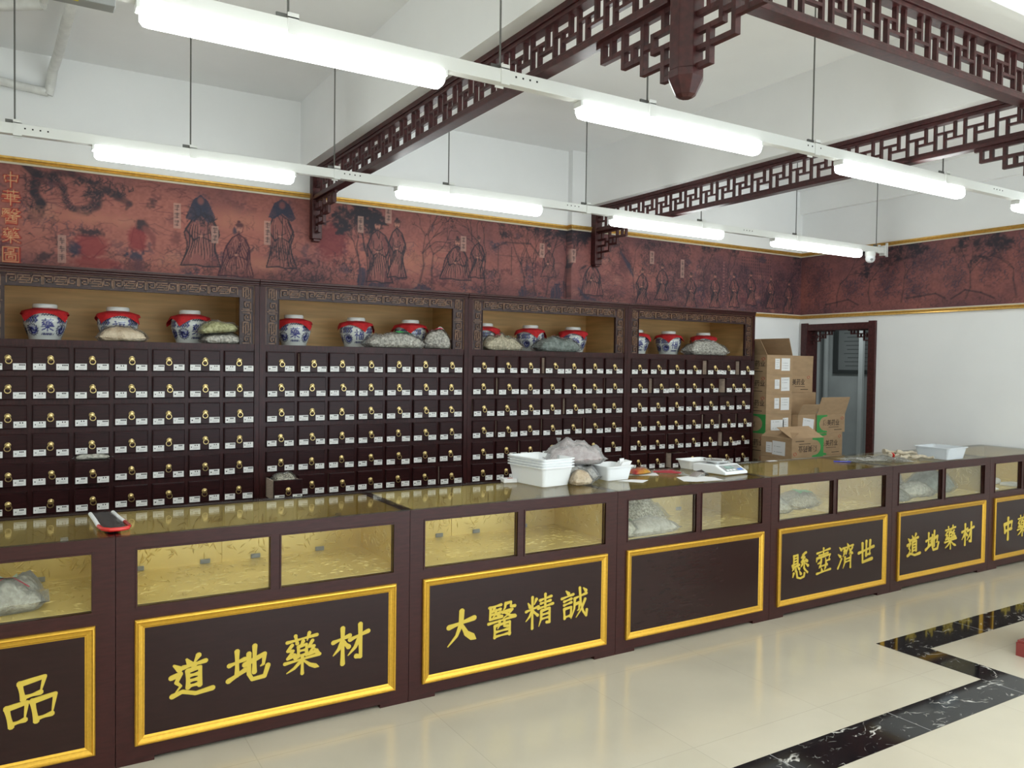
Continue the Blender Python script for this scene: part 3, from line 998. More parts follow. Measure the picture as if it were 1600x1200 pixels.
    # long-haired figures, robed sages
    robe(cv, 1.07, 2.50, 0.26, 0.44, 0.75, hair=False)
    cv.blob(1.07, 2.70, 0.085, 0.12, BLUE, 0.85, 0.6, 0.3, rng)
    cv.poly([(1.07, 2.80), (1.02, 2.76), (0.965, 2.62), (1.03, 2.60), (1.07, 2.66), (1.12, 2.60), (1.18, 2.63), (1.12, 2.76)], BLUE, 0.85, 0.3)
    cv.blob(1.07, 2.755, 0.028, 0.035, (0.22, 0.08, 0.07), 0.8, 0.5)
    scrub(cv, 1.07, 2.62, 0.10, 0.05, 30, 0.8)
    robe(cv, 1.32, 2.42, 0.27, 0.40, 0.7, seated=True, tone=(0.05, 0.018, 0.03))
    cv.blob(1.31, 2.56, 0.02, 0.035, BLUE, 0.8, 0.5)
    robe(cv, 1.66, 2.55, 0.22, 0.48, 0.75, hair=False)
    cv.blob(1.66, 2.76, 0.095, 0.075, BLUE, 0.85, 0.6, 0.3, rng)
    cv.poly([(1.66, 2.84), (1.60, 2.80), (1.555, 2.69), (1.60, 2.68), (1.66, 2.73), (1.73, 2.67), (1.765, 2.70), (1.72, 2.80)], BLUE, 0.85, 0.3)
    cv.blob(1.66, 2.79, 0.030, 0.035, (0.20, 0.07, 0.065), 0.8, 0.5)
    scrub(cv, 1.66, 2.42, 0.08, 0.05, 30, 0.7)
    # red mountain, birds, shrubs
    cv.blob(2.05, 2.55, 0.16, 0.20, (0.17, 0.030, 0.036), 0.8, 0.5, 0.25, rng)
    for x, z, s in ((2.06, 2.76, 0.05), (1.98, 2.69, 0.05), (2.13, 2.64, 0.065)):
        cv.blob(x, z, s, s * 0.35, INK, 0.9, 0.5, 0.5, rng, rng.uniform(-0.6, 0.8))
        cv.line([(x, z), (x + s * 1.3, z + s * 0.5)], [0.01, 0.002], INK, 0.8)
    scrub(cv, 1.88, 2.29, 0.18, 0.08, 90, 0.75)
    scrub(cv, 2.16, 2.34, 0.10, 0.10, 60, 0.6)
    scrub(cv, 1.2, 2.24, 0.2, 0.05, 40, 0.6)
    # trees / sages to the right
    for x in (2.28, 2.33, 2.38):
        tree(cv, x, 2.26, 0.5, 0.45, 0.75, 0.6)
    rock(cv, 2.31, 2.29, 0.05, 0.12)
    rock(cv, 2.47, 2.22, 0.11, 0.05, 0.8)
    robe(cv, 2.45, 2.50, 0.25, 0.50, 0.95, hatted=True)
    robe(cv, 2.61, 2.54, 0.19, 0.48, 0.85)
    tree(cv, 2.82, 2.28, 0.62, 0.8, 0.6)
    tree(cv, 2.93, 2.26, 0.66, 0.85, 0.6)
    rock(cv, 2.86, 2.21, 0.09, 0.06)
    rock(cv, 3.0, 2.19, 0.12, 0.03)
    robe(cv, 3.15, 2.50, 0.32, 0.36, 0.75, seated=True)
    robe(cv, 3.37, 2.53, 0.17, 0.36, 0.7)
    tree(cv, 3.46, 2.22, 0.70, 0.7, 0.7)
    scrub(cv, 3.5, 2.32, 0.10, 0.10, 70, 0.7)
    cv.line([(3.52, 2.62), (3.66, 2.69), (3.92, 2.70), (4.02, 2.60)], 0.008, INK, 0.6)
    for x in (3.58, 3.72, 3.88, 3.98):
        cv.line([(x, 2.65), (x, 2.40)], 0.005, INK, 0.6)
    cv.line([(3.55, 2.57), (3.98, 2.57)], 0.004, INK, 0.5)
    for x in (3.86, 3.98, 4.10, 4.30, 4.33):
        tree(cv, x, 2.24, 0.68, 0.6, 0.62, 0.45)
    rock(cv, 3.85, 2.23, 0.055, 0.09)
    rock(cv, 4.22, 2.26, 0.085, 0.10)
    rock(cv, 4.06, 2.20, 0.07, 0.035)
    robe(cv, 4.12, 2.56, 0.16, 0.30, 0.45, seated=True)
    robe(cv, 4.57, 2.44, 0.28, 0.36, 0.8, seated=True)
    cv.blob(4.47, 2.52, 0.05, 0.016, INK, 0.85, 0.5, 0.3, rng, 0.5)
    cv.line([(4.42, 2.32), (4.50, 2.24), (4.62, 2.22)], 0.010, BLUE, 0.7)
    cv.blob(4.98, 2.62, 0.12, 0.20, (0.085, 0.030, 0.038), 0.7, 0.7, 0.3, rng)
    cv.line([(4.92, 2.70), (5.02, 2.58), (5.08, 2.48)], [0.012, 0.022, 0.008], BLUE, 0.75)
    # crowded dark scenes at the far end
    for x, z, w, h, a in ((5.32, 2.66, 0.16, 0.20, 0.55), (5.72, 2.62, 0.15, 0.26, 0.65), (5.58, 2.4, 0.2, 0.16, 0.45), (6.06, 2.5, 0.14, 0.24, 0.5),
                          (6.30, 2.5, 0.13, 0.26, 0.6), (6.60, 2.55, 0.10, 0.2, 0.5), (6.98, 2.34, 0.12, 0.14, 0.8), (7.2, 2.45, 0.10, 0.25, 0.7),
                          (7.42, 2.5, 0.12, 0.28, 0.7)):
        cv.blob(x, z, w, h, (0.055, 0.026, 0.036), a, 0.9, 0.4, rng)
        scrub(cv, x, z, w * 0.9, h * 0.8, 90, 0.55)
    for x in (5.2, 5.45, 5.85, 6.2, 6.48, 6.75, 7.05, 7.35):
        robe(cv, x, 2.42 + rng.uniform(-0.04, 0.04), 0.17, 0.36, 0.8)
    for x in (5.1, 5.6, 6.0, 6.4, 6.9, 7.3):
        tree(cv, x, 2.3, 0.6, 0.7, 0.45, 0.4)
    # a block of small printed text
    for i in range(14):
        for j in range(9):
            if abs(i - 6.5) < 7 - max(0, j - 5) * 1.6:
                x, z = 6.60 + i * 0.034, 2.79 - j * 0.034
                sl = cv.win(x - 0.009, x + 0.009, z - 0.010, z + 0.010)
                cv.apply(sl, np.full(cv.c[sl].shape[:2], 0.5), INK)
    for j in range(12):
        sl = cv.win(6.31, 6.335, 2.70 - j * 0.032, 2.718 - j * 0.032)
        cv.apply(sl, np.full(cv.c[sl].shape[:2], 0.35), (0.36, 0.15, 0.13))
    for x, z, n in ((0.91, 2.63, 3), (1.17, 2.52, 2), (0.19, 2.33, 3), (1.55, 2.57, 3), (2.29, 2.71, 2), (2.53, 2.81, 2), (3.23, 2.64, 2),
                    (4.05, 2.65, 2), (5.32, 2.68, 2), (5.73, 2.60, 3), (4.36, 2.62, 2)):
        caption(cv, x, z, n)
    # title column in gilt seal-like characters with a red edge
    for ch, z in zip('中華醫藥圖', (2.755, 2.638, 2.520, 2.395, 2.268)):
        cv.glyph(ch, -0.098, z, 0.112, 0.104, 0.0085, (0.12, 0.018, 0.016), 0.95)
        cv.glyph(ch, -0.098, z, 0.112, 0.104, 0.0060, (0.42, 0.045, 0.03), 0.95)
        cv.glyph(ch, -0.100, z + 0.002, 0.112, 0.104, 0.0022, (0.60, 0.36, 0.18), 0.9)
    X, Z = np.meshgrid(cv.x, cv.z)
    Y = np.where(X < XST - 0.001, YW - 0.003, YC - 0.003)
    k = int(np.searchsorted(cv.x, XST - 0.001))
    X[:, k - 1] = XST - 0.003
    X[:, k] = XST - 0.003
    return np.stack([X, Y, Z], -1), cv.c


P_, C_ = paint_back()
o = grid_mesh('wall_mural', P_, C_, M_MURAL)
tag(o, 'long red-brown ink-painted mural band of sages and trees above the medicine cabinets', 'mural')


def paint_right():
    cv = Canvas(-1.2, YC - 0.004, ZM0, ZM1, 0.0065)
    mural_base(cv, lambda x: np.full_like(x, 0.42))
    for x, z, w, h, a in ((2.45, 2.5, 0.2, 0.3, 0.6), (2.0, 2.45, 0.16, 0.12, 0.6), (1.62, 2.48, 0.16, 0.2, 0.65), (1.2, 2.66, 0.22, 0.14, 0.65), (1.3, 2.4, 0.14, 0.16, 0.6),
                          (0.9, 2.5, 0.14, 0.2, 0.4), (0.55, 2.6, 0.15, 0.24, 0.6), (0.2, 2.6, 0.2, 0.24, 0.65), (-0.3, 2.5, 0.2, 0.25, 0.5)):
        cv.blob(x, z, w, h, (0.055, 0.028, 0.040), a, 0.9, 0.4, rng)
        scrub(cv, x, z, w * 0.9, h * 0.9, 80, 0.6, BLUE)
    for x in (2.2, 1.8, 1.45, 0.8, 0.35):
        tree(cv, x, 2.28, 0.6, 0.8, 0.5, 0.5)
    for x in (2.05, 1.1, 0.65):
        cv.line(wobble([(x + 0.3, 2.30), (x + 0.15, 2.34), (x, 2.33), (x - 0.1, 2.28)], 0.02), 0.008, INK, 0.7)
    scrub(cv, 1.0, 2.24, 1.5, 0.05, 160, 0.4)
    Yg, Z = np.meshgrid(cv.x, cv.z)
    return np.stack([np.full_like(Yg, XR - 0.003), Yg, Z], -1)[:, ::-1], cv.c[:, ::-1]


P_, C_ = paint_right()
o = grid_mesh('wall_mural', P_, C_, M_MURAL)
tag(o, 'red-brown landscape mural band on the right-hand wall above the doorway', 'mural')


def moulding(name, x0, x1, y0, y1, z, up):
    """two-step gilt moulding along a wall from (x0,y0) to (x1,y1); outward normal toward the room"""
    mb = MB()
    d = Vector((x1 - x0, y1 - y0, 0)).normalized()
    n = Vector((d.y, -d.x, 0))
    k = 1 if up else -1
    prof = [(0, 0), (0.012, 0.0), (0.016, 0.008), (0.010, 0.014), (0.018, 0.022), (0.022, 0.034), (0.0, 0.036)]
    L = [[(px + n.x * a, py + n.y * a, z + k * b) for a, b in prof] for px, py in ((x0, y0), (x1, y1))]
    mb.loft(L, True, True, True, 0)
    a = [(0, -0.012), (0.009, -0.012), (0.009, 0.001), (0, 0.001)]
    L = [[(px + n.x * q, py + n.y * q, z + k * b) for q, b in a] for px, py in ((x0, y0), (x1, y1))]
    mb.loft(L, True, True, True, 1)
    return tag(mb.build(name, [M_GOLDT, M_CREAM]), kind='structure')


moulding('trim_1', -0.8, XST, YW - 0.001, YW - 0.001, 2.870, True)
moulding('trim_2', XST, XR, YC - 0.001, YC - 0.001, 2.870, True)
moulding('trim_6', XST - 0.001, XST - 0.001, YW, YC - 0.02, 2.870, True)
moulding('trim_3', XR - 0.001, XR - 0.001, YC, -1.2, 2.870, True)
moulding('trim_4', XST, XR, YC - 0.001, YC - 0.001, 2.192, False)
moulding('trim_5', XR - 0.001, XR - 0.001, YC, -1.2, 2.192, False)

# ================================================================== LATTICE BEAMS
ZB = 3.09


def lattice(label, axis, p, s0, s1, z0, z1, mirror, brackets, posts):
    """axis 'Y': plane X=p..p+0.07, runs along Y; axis 'X': plane Y=p..p+0.07"""
    root = thing('lattice_beam', label, 'lattice beam', (0, 0, 0))

    def bx(mb, a0, a1, t0, t1, h0, h1):
        a0, a1 = min(a0, a1), max(a0, a1)
        if axis == 'Y':
            mb.box(p + t0, p + t1, a0, a1, h0, h1)
        else:
            mb.box(a0, a1, p + t0, p + t1, h0, h1)
    mb = MB()
    bx(mb, s0, s1, 0, 0.07, z1 - 0.030, z1)
    bx(mb, s0, s1, 0.008, 0.062, z1 - 0.050, z1 - 0.030)
    mb.build('top_rail', M_LATT, root, bevel=0.003)
    mb = MB()
    bx(mb, s0, s1, 0.0, 0.07, z0, z0 + 0.022)
    bx(mb, s0, s1, 0.008, 0.062, z0 + 0.022, z0 + 0.036)
    bx(mb, s0, s1, 0.016, 0.054, z0 + 0.036, z0 + 0.044)
    mb.build('bottom_rail', M_LATT, root, bevel=0.003)
    mb = MB()
    za, zb = z0 + 0.044, z1 - 0.050
    H = zb - za
    P = 0.175
    n = int((s1 - s0) / P) + 1
    e = 0.0068
    T0, T1 = 0.025, 0.045
    for k in range(n):
        b = s1 - k * P

        def q(f):
            return b - f * P

        def clampx(a):
            return max(s0, min(s1, a))
        fa, fb = (1 / 3, 2 / 3)
        lo, hi = za + 0.36 * H, za + 0.64 * H

        def vb(f, h0, h1):
            c = q(f)
            if c - e < s0:
                return
            bx(mb, c - e, c + e, T0 - 0.0006, T1 + 0.0006, h0, h1)

        def hb(f0, f1, h):
            a, c = clampx(q(f0)), clampx(q(f1))
            if abs(a - c) > 0.01:
                bx(mb, a, c, T0, T1, h - e + 0.0004, h + e - 0.0004)
        vb(0, za, zb)
        if mirror:
            vb(fa, lo, zb)
            vb(fb, za, hi)
            hb(0, fb, lo)
            hb(fa, 1, hi)
        else:
            vb(fa, za, hi)
            vb(fb, lo, zb)
            hb(0, fb, hi)
            hb(fa, 1, lo)
    mb.build('fretwork', M_LATT, root)
    for a, sgn, full in brackets:
        mb = MB()
        for a0, a1, h0, h1 in bracket_bars(0.055, 0.0575, 0.075, 0.018):
            k = 0.0008 if (h1 - h0) > (a1 - a0) else 0.0
            bx(mb, a + sgn * (a0 + 0.0007 - k), a + sgn * (a1 - 0.0007 + k), 0.025 - k, 0.047 + k, z0 - h1 + k, z0 - h0 - k)
        mb.build('corner_bracket', M_LATT, root)
    for a0, a1, zz in posts:
        mb = MB()
        bx(mb, a0, a1, -0.004, 0.074, zz + 0.02, z1)
        bx(mb, a0 + 0.008, a1 - 0.008, 0.008, 0.062, zz, zz + 0.02)
        mb.build('end_post', M_LATT, root, bevel=0.004)
    return root


XA, XB, YPOST = 1.877, 4.56, -1.375
lattice('rosewood fretwork beam under the ceiling running from the mural toward the camera, left of the two', 'Y', XA, YPOST + 0.06, YW - 0.004, 2.85, ZB, False,
        [(YPOST + 0.055, 1, True), (YW - 0.075, -1, True)], [(YW - 0.075, YW - 0.004, 2.53)])
lattice('rosewood fretwork beam beyond the hanging post, top right of centre, with one stepped bracket', 'Y', XA, -3.2, YPOST - 0.06, 2.85, ZB, False,
        [(YPOST - 0.055, -1, True)], [])
lattice('rosewood fretwork beam crossing the top right corner parallel to the counters', 'X', YPOST - 0.035, XA + 0.11, XB - 0.03, 2.885, 3.15, True,
        [(XB - 0.03, -1, True)], [])
lattice('rosewood fretwork beam ending at the wall above the third cabinet, right of the two', 'Y', XB, YPOST + 0.06, YC - 0.004, 2.85, ZB, False,
        [(YPOST + 0.055, 1, True), (YC - 0.075, -1, True)], [(YC - 0.075, YC - 0.004, 2.53), (YPOST - 0.055, YPOST + 0.06, 2.53)])
for px, lab in ((XA + 0.035, 'octagonal rosewood post hanging from the ceiling where two fretwork beams meet'),):
    root = thing('hanging_post', lab, 'post', (px, YPOST, 0))

    def octo(r, z):
        return [(r * math.cos(PI / 8 + k * PI / 4), r * math.sin(PI / 8 + k * PI / 4), z) for k in range(8)]
    mb = MB()
    mb.loft([octo(0.060, 2.60), octo(0.060, ZB)])
    mb.build('shaft', M_LATT, root, bevel=0.003)
    mb = MB()
    mb.loft([octo(0.022, 2.512), octo(0.036, 2.522), octo(0.062, 2.575), octo(0.062, 2.60)])
    mb.build('finial', M_LATT, root, bevel=0.002)

# ================================================================== LIGHTING TRACKS AND TUBES
ZT0 = 2.70


def track(y, x0, x1, label, hang, plates):
    root = thing('lighting_track', label, 'light track', (0, y, 0))
    mb = MB()
    mb.box(x0, x1, -0.023, 0.023, 2.772, 2.828)
    for x in plates:
        for k in range(4):
            xx = x + 0.03 + k * 0.035
            mb.box(xx, xx + 0.008, -0.0245, -0.022, 2.803, 2.811, 1)
    mb.build('channel', [M_WHITEMET, M_DARK], root, bevel=0.002)
    for x in hang:
        zt = ZC
        for bx0, bx1 in ((1.799, 2.06), (4.49, 4.76)):
            if bx0 < x < bx1:
                zt = 3.09
        mb = MB()
        mb.tube([(x - 0.012, 0, 2.845), (x - 0.012, 0, zt)], 0.0042, 8)
        mb.build('suspension_rod', M_STEEL, root)
        mb = MB()
        mb.box(x - 0.02, x + 0.02, -0.028, -0.0232, 2.765, 2.848)
        mb.box(x - 0.02, x + 0.02, 0.0232, 0.028, 2.765, 2.848)
        mb.box(x - 0.02, x + 0.02, -0.028, 0.028, 2.8285, 2.833)
        mb.box(x - 0.055, x - 0.005, -0.004, 0.004, 2.833, 2.850, 1)
        mb.build('hanger', [M_WHITEMET, M_STEEL], root)
    return root


track(-0.50, -3.0, 7.4, 'white hanging light track nearer the camera, running high above the counters',
      [-1.0, 0.813, 1.70, 2.505, 3.69, 4.94, 6.2, 7.2], [1.72, 3.58, 5.45])
track(1.571, -3.0, 7.40, 'white hanging light track farther back, running in front of the mural',
      [-0.05, 0.82, 1.685, 2.502, 3.683, 4.901, 6.107, 7.318], [-0.05, 1.70, 3.45, 5.35])


def tube_light(x0, x1, y, label):
    root = thing('tube_light', label, 'tube light', ((x0 + x1) / 2, y, ZT0), 0, 'lit tubes under the hanging tracks')
    h = (x1 - x0) / 2
    sec = [(-0.027, 0.072), (-0.038, 0.040), (-0.040, 0.024), (-0.032, 0.008), (-0.016, 0.0), (0.016, 0.0), (0.032, 0.008), (0.040, 0.024), (0.038, 0.040), (0.027, 0.072)]

    def ring(x, s, dz=0.0):
        return [(x, a * s, 0.072 - (0.072 - b) * s + dz) for a, b in sec]
    mb = MB()
    mb.loft([ring(-h + 0.002, 0.82), ring(-h + 0.012, 0.97), ring(-h + 0.03, 1.0), ring(h - 0.03, 1.0), ring(h - 0.012, 0.97), ring(h - 0.002, 0.82)])
    mb.build('diffuser', M_TUBE, root, smooth=True)
    for s in (-1, 1):
        mb = MB()
        xa, xb = sorted((s * (h - 0.002), s * (h + 0.012)))
        mb.box(xa, xb, -0.030, 0.030, 0.045, 0.072)
        mb.build('end_cap', M_CAP, root, bevel=0.003)
    return root


for x0, x1, lab in ((0.312, 1.42, 'lit tube light at upper left, brightest and nearest of all the tubes'),
                    (2.10, 3.245, 'lit tube light on the nearer track just right of the fretwork beam'),
                    (3.91, 5.13, 'lit tube light on the nearer track passing over the right-hand fretwork beam'),
                    (5.81, 6.98, 'lit tube light on the nearer track cut off by the right edge of the photo')):
    tube_light(x0, x1, -0.50, lab)
for x0, x1, lab in ((0.309, 1.41, 'lit tube light on the farther track above the left end of the mural'),
                    (2.106, 3.25, 'lit tube light on the farther track above the middle of the mural'),
                    (3.923, 5.132, 'lit tube light on the farther track crossing the bracket of the right-hand beam'),
                    (5.785, 7.042, 'lit tube light at the far end of the farther track beside the dome camera')):
    tube_light(x0, x1, 1.571, lab)

# dome camera at the end of the farther track
root = thing('security_camera', 'white dome security camera under the far end of the light track', 'camera', (7.215, 1.571, 2.772))
mb = MB()
mb.lathe([(0.05, 0.0), (0.05, -0.03), (0.047, -0.045)], 20)
mb.build('mount', M_WHITEMET, root, smooth=True)
mb = MB()
mb.lathe([(0.045, -0.045), (0.047, -0.07), (0.040, -0.092), (0.024, -0.106), (0.004, -0.110)], 20)
mb.build('dome', M_WHITEP, root, smooth=True)
mb = MB()
mb.lathe([(0.015, -0.015), (0.015, 0.0), (0.011, 0.004), (0.002, 0.004)], 14)
mb.xform(Matrix.Translation((-0.024, -0.032, -0.082)) @ Matrix.Rotation(math.radians(115), 4, Vector((0.8, -0.6, 0))))
mb.build('lens', M_GREYP, root, smooth=True)
# small bracket on the wall end of the track
mb = MB()
mb.box(7.402, 7.43, 1.54, 1.60, 2.75, 2.85)
mb.box(7.45, 7.465, 1.545, 1.565, 2.74, 2.88)
mb.box(7.43, 7.45, 1.55, 1.56, 2.80, 2.81)
tag(mb.build('track_bracket', M_WHITEMET), 'small white bracket at the far end of the farther light track', 'bracket')

# wrapped refrigerant pipes in the top left corner
root = thing('wrapped_pipe', 'white wrapped air-conditioning pipe dropping down the back wall at upper left', 'pipe', (0, 0, 0))
mb = MB()
mb.tube([(0.205, 1.52, 3.60), (0.203, 1.55, 3.54), (0.195, 1.66, 3.505), (0.185, 1.80, 3.50), (0.165, 2.3, 3.50), (0.135, 2.62, 3.47), (0.125, 2.69, 3.40), (0.11, 2.70, 3.33)], 0.030, 12)
mb.build('vertical_run', M_PIPE, root, smooth=True)
mb = MB()
mb.tube([(0.11, 2.70, 3.345), (0.0, 2.705, 3.355), (-0.5, 2.705, 3.40)], 0.028, 12)
mb.build('side_run', M_PIPE, root, smooth=True)
root = thing('hanging_pipe', 'dark grey bent pipe hanging below the ceiling at the upper left edge', 'pipe', (0, 0, 0))
mb = MB()
mb.tube([(0.05, 1.45, 3.58), (0.06, 1.55, 3.56), (0.075, 1.66, 3.54)], 0.022, 10)
mb.build('bend', M_PIPE, root, smooth=True)
mb = MB()
mb.tube([(-0.95, 2.10, 3.51), (-0.4, 2.0, 3.52), (0.07, 1.70, 3.54)], 0.035, 12)
mb.build('branch', M_PIPE, root, smooth=True)
root = thing('junction_box', 'dark grey box with a yellow sticker on the light track at the top left', 'junction box', (0.02, -0.50, 2.73))
mb = MB()
mb.box(0.02, 0.22, -0.03, 0.03, 0.0, 0.040)
mb.build('case', M_GREYP, root, bevel=0.003)
mb = MB()
mb.box(0.055, 0.115, -0.0295, -0.010, -0.0006, 0.0)
mb.build('sticker', M_YELLOW, root)

# ================================================================== MEDICINE CABINETS
YK = 2.06        # cabinet face plane
ZS = 1.7075      # shelf
ROW0, RPIT = 1.522, 0.170   # bottom of first drawer row, pitch


def drawer_label_meshes():
    out = []
    for v in range(4):
        mb = MB()
        w, h, t = 0.064, 0.037, 0.0012
        mb.box(0, w, -t, 0, 0, h, 0)
        n = (2, 3, 4, 3)[v]
        x = 0.030
        for k in range(n):
            ww = 0.0062
            mb.box(x, x + ww, -t - 0.0003, -t, h - 0.0125, h - 0.0045, 1)
            x += ww + (0.0065 if n == 2 else 0.0018)
        mb.box(0.008, 0.013 + 0.003 * (v % 2), -t - 0.0003, -t, 0.014, 0.022, (1, 2, 2, 1)[v])
        for k in range(2):
            mb.box(0.022, 0.054 - 0.008 * k, -t - 0.0003, -t, 0.013 - 0.006 * k, 0.0145 - 0.006 * k, 2)
        o = mb.build('label', [M_LABEL, M_INK, M_GREYINK], fix=True)
        out.append(o.data)
        bpy.data.objects.remove(o)
    return out


LABELS = drawer_label_meshes()


def pull_mesh():
    mb = MB()
    mb.lathe([(0.0165, 0.0), (0.0165, 0.003), (0.012, 0.006), (0.009, 0.011), (0.003, 0.013)], 18)
    mb.xform(Matrix.Rotation(PI / 2, 4, 'X'))
    st = len(mb.v)
    n, k = 18, 6
    R, r = 0.0155, 0.0027
    loops = [[((R + r * math.cos(2 * PI * j / k)) * math.cos(2 * PI * i / n), r * math.sin(2 * PI * j / k), (R + r * math.cos(2 * PI * j / k)) * math.sin(2 * PI * i / n)) for j in range(k)] for i in range(n + 1)]
    mb.loft(loops, False, False)
    mb.xform(Matrix.Translation((0, -0.012, -0.019)), st)
    o = mb.build('pull', M_BRASS, smooth=True)
    me = o.data
    bpy.data.objects.remove(o)
    return me


PULL = pull_mesh()


def drawer_mesh():
    mb = MB()
    w, h = 0.190, 0.139
    def fr(e, y):
        return [(-w / 2 + e, y, e), (w / 2 - e, y, e), (w / 2 - e, y, h - e), (-w / 2 + e, y, h - e)]
    mb.loft([fr(0, 0.0), fr(0, -0.0150), fr(0.0035, -0.0182), fr(0.0055, -0.0182), fr(0.0065, -0.0205)], True, True)
    # box behind the front
    mb.box(-w / 2 + 0.004, -w / 2 + 0.014, 0.0, 0.40, 0.004, h - 0.008, 1)
    mb.box(w / 2 - 0.014, w / 2 - 0.004, 0.0, 0.40, 0.004, h - 0.008, 1)
    mb.box(-w / 2 + 0.014, w / 2 - 0.014, 0.39, 0.40, 0.004, h - 0.008, 1)
    mb.box(-w / 2 + 0.014, w / 2 - 0.014, 0.0, 0.39, 0.004, 0.012, 1)
    o = mb.build('drawer', [M_DRAW, M_PLY])
    me = o.data
    bpy.data.objects.remove(o)
    return me


DRAWER = drawer_mesh()


def spiral(mb, cx, cz, s, put, flip):
    """square key-fret spiral of bars, side s"""
    t = s * 0.13
    pts = [(-0.5, -0.5), (-0.5, 0.5), (0.5, 0.5), (0.5, -0.25), (-0.15, -0.25), (-0.15, 0.12), (0.18, 0.12)]
    for i in range(len(pts) - 1):
        (xa, za), (xb, zb) = pts[i], pts[i + 1]
        xa, xb = xa * s * flip, xb * s * flip
        za, zb = za * s, zb * s
        put(mb, cx + min(xa, xb) - t / 2, cx + max(xa, xb) + t / 2, cz + min(za, zb) - t / 2, cz + max(za, zb) + t / 2)


def scroll(mb, cx, cz, w, s, put):
    t = s * 0.12
    for k, (dz, a, b) in enumerate(((0.42, -0.5, 0.42), (0.16, -0.32, 0.5), (-0.12, -0.5, 0.36), (-0.40, -0.4, 0.5))):
        put(mb, cx + a * w, cx + b * w, cz + dz * s - t / 2, cz + dz * s + t / 2)
    for xx, z0, z1 in ((-0.5, 0.05, 0.42), (0.5, -0.40, 0.16), (-0.12, 0.16, 0.42), (0.15, -0.40, -0.12), (-0.32, -0.12, 0.16), (0.36, -0.12, 0.16)):
        put(mb, cx + xx * w - t / 2, cx + xx * w + t / 2, cz + z0 * s, cz + z1 * s)


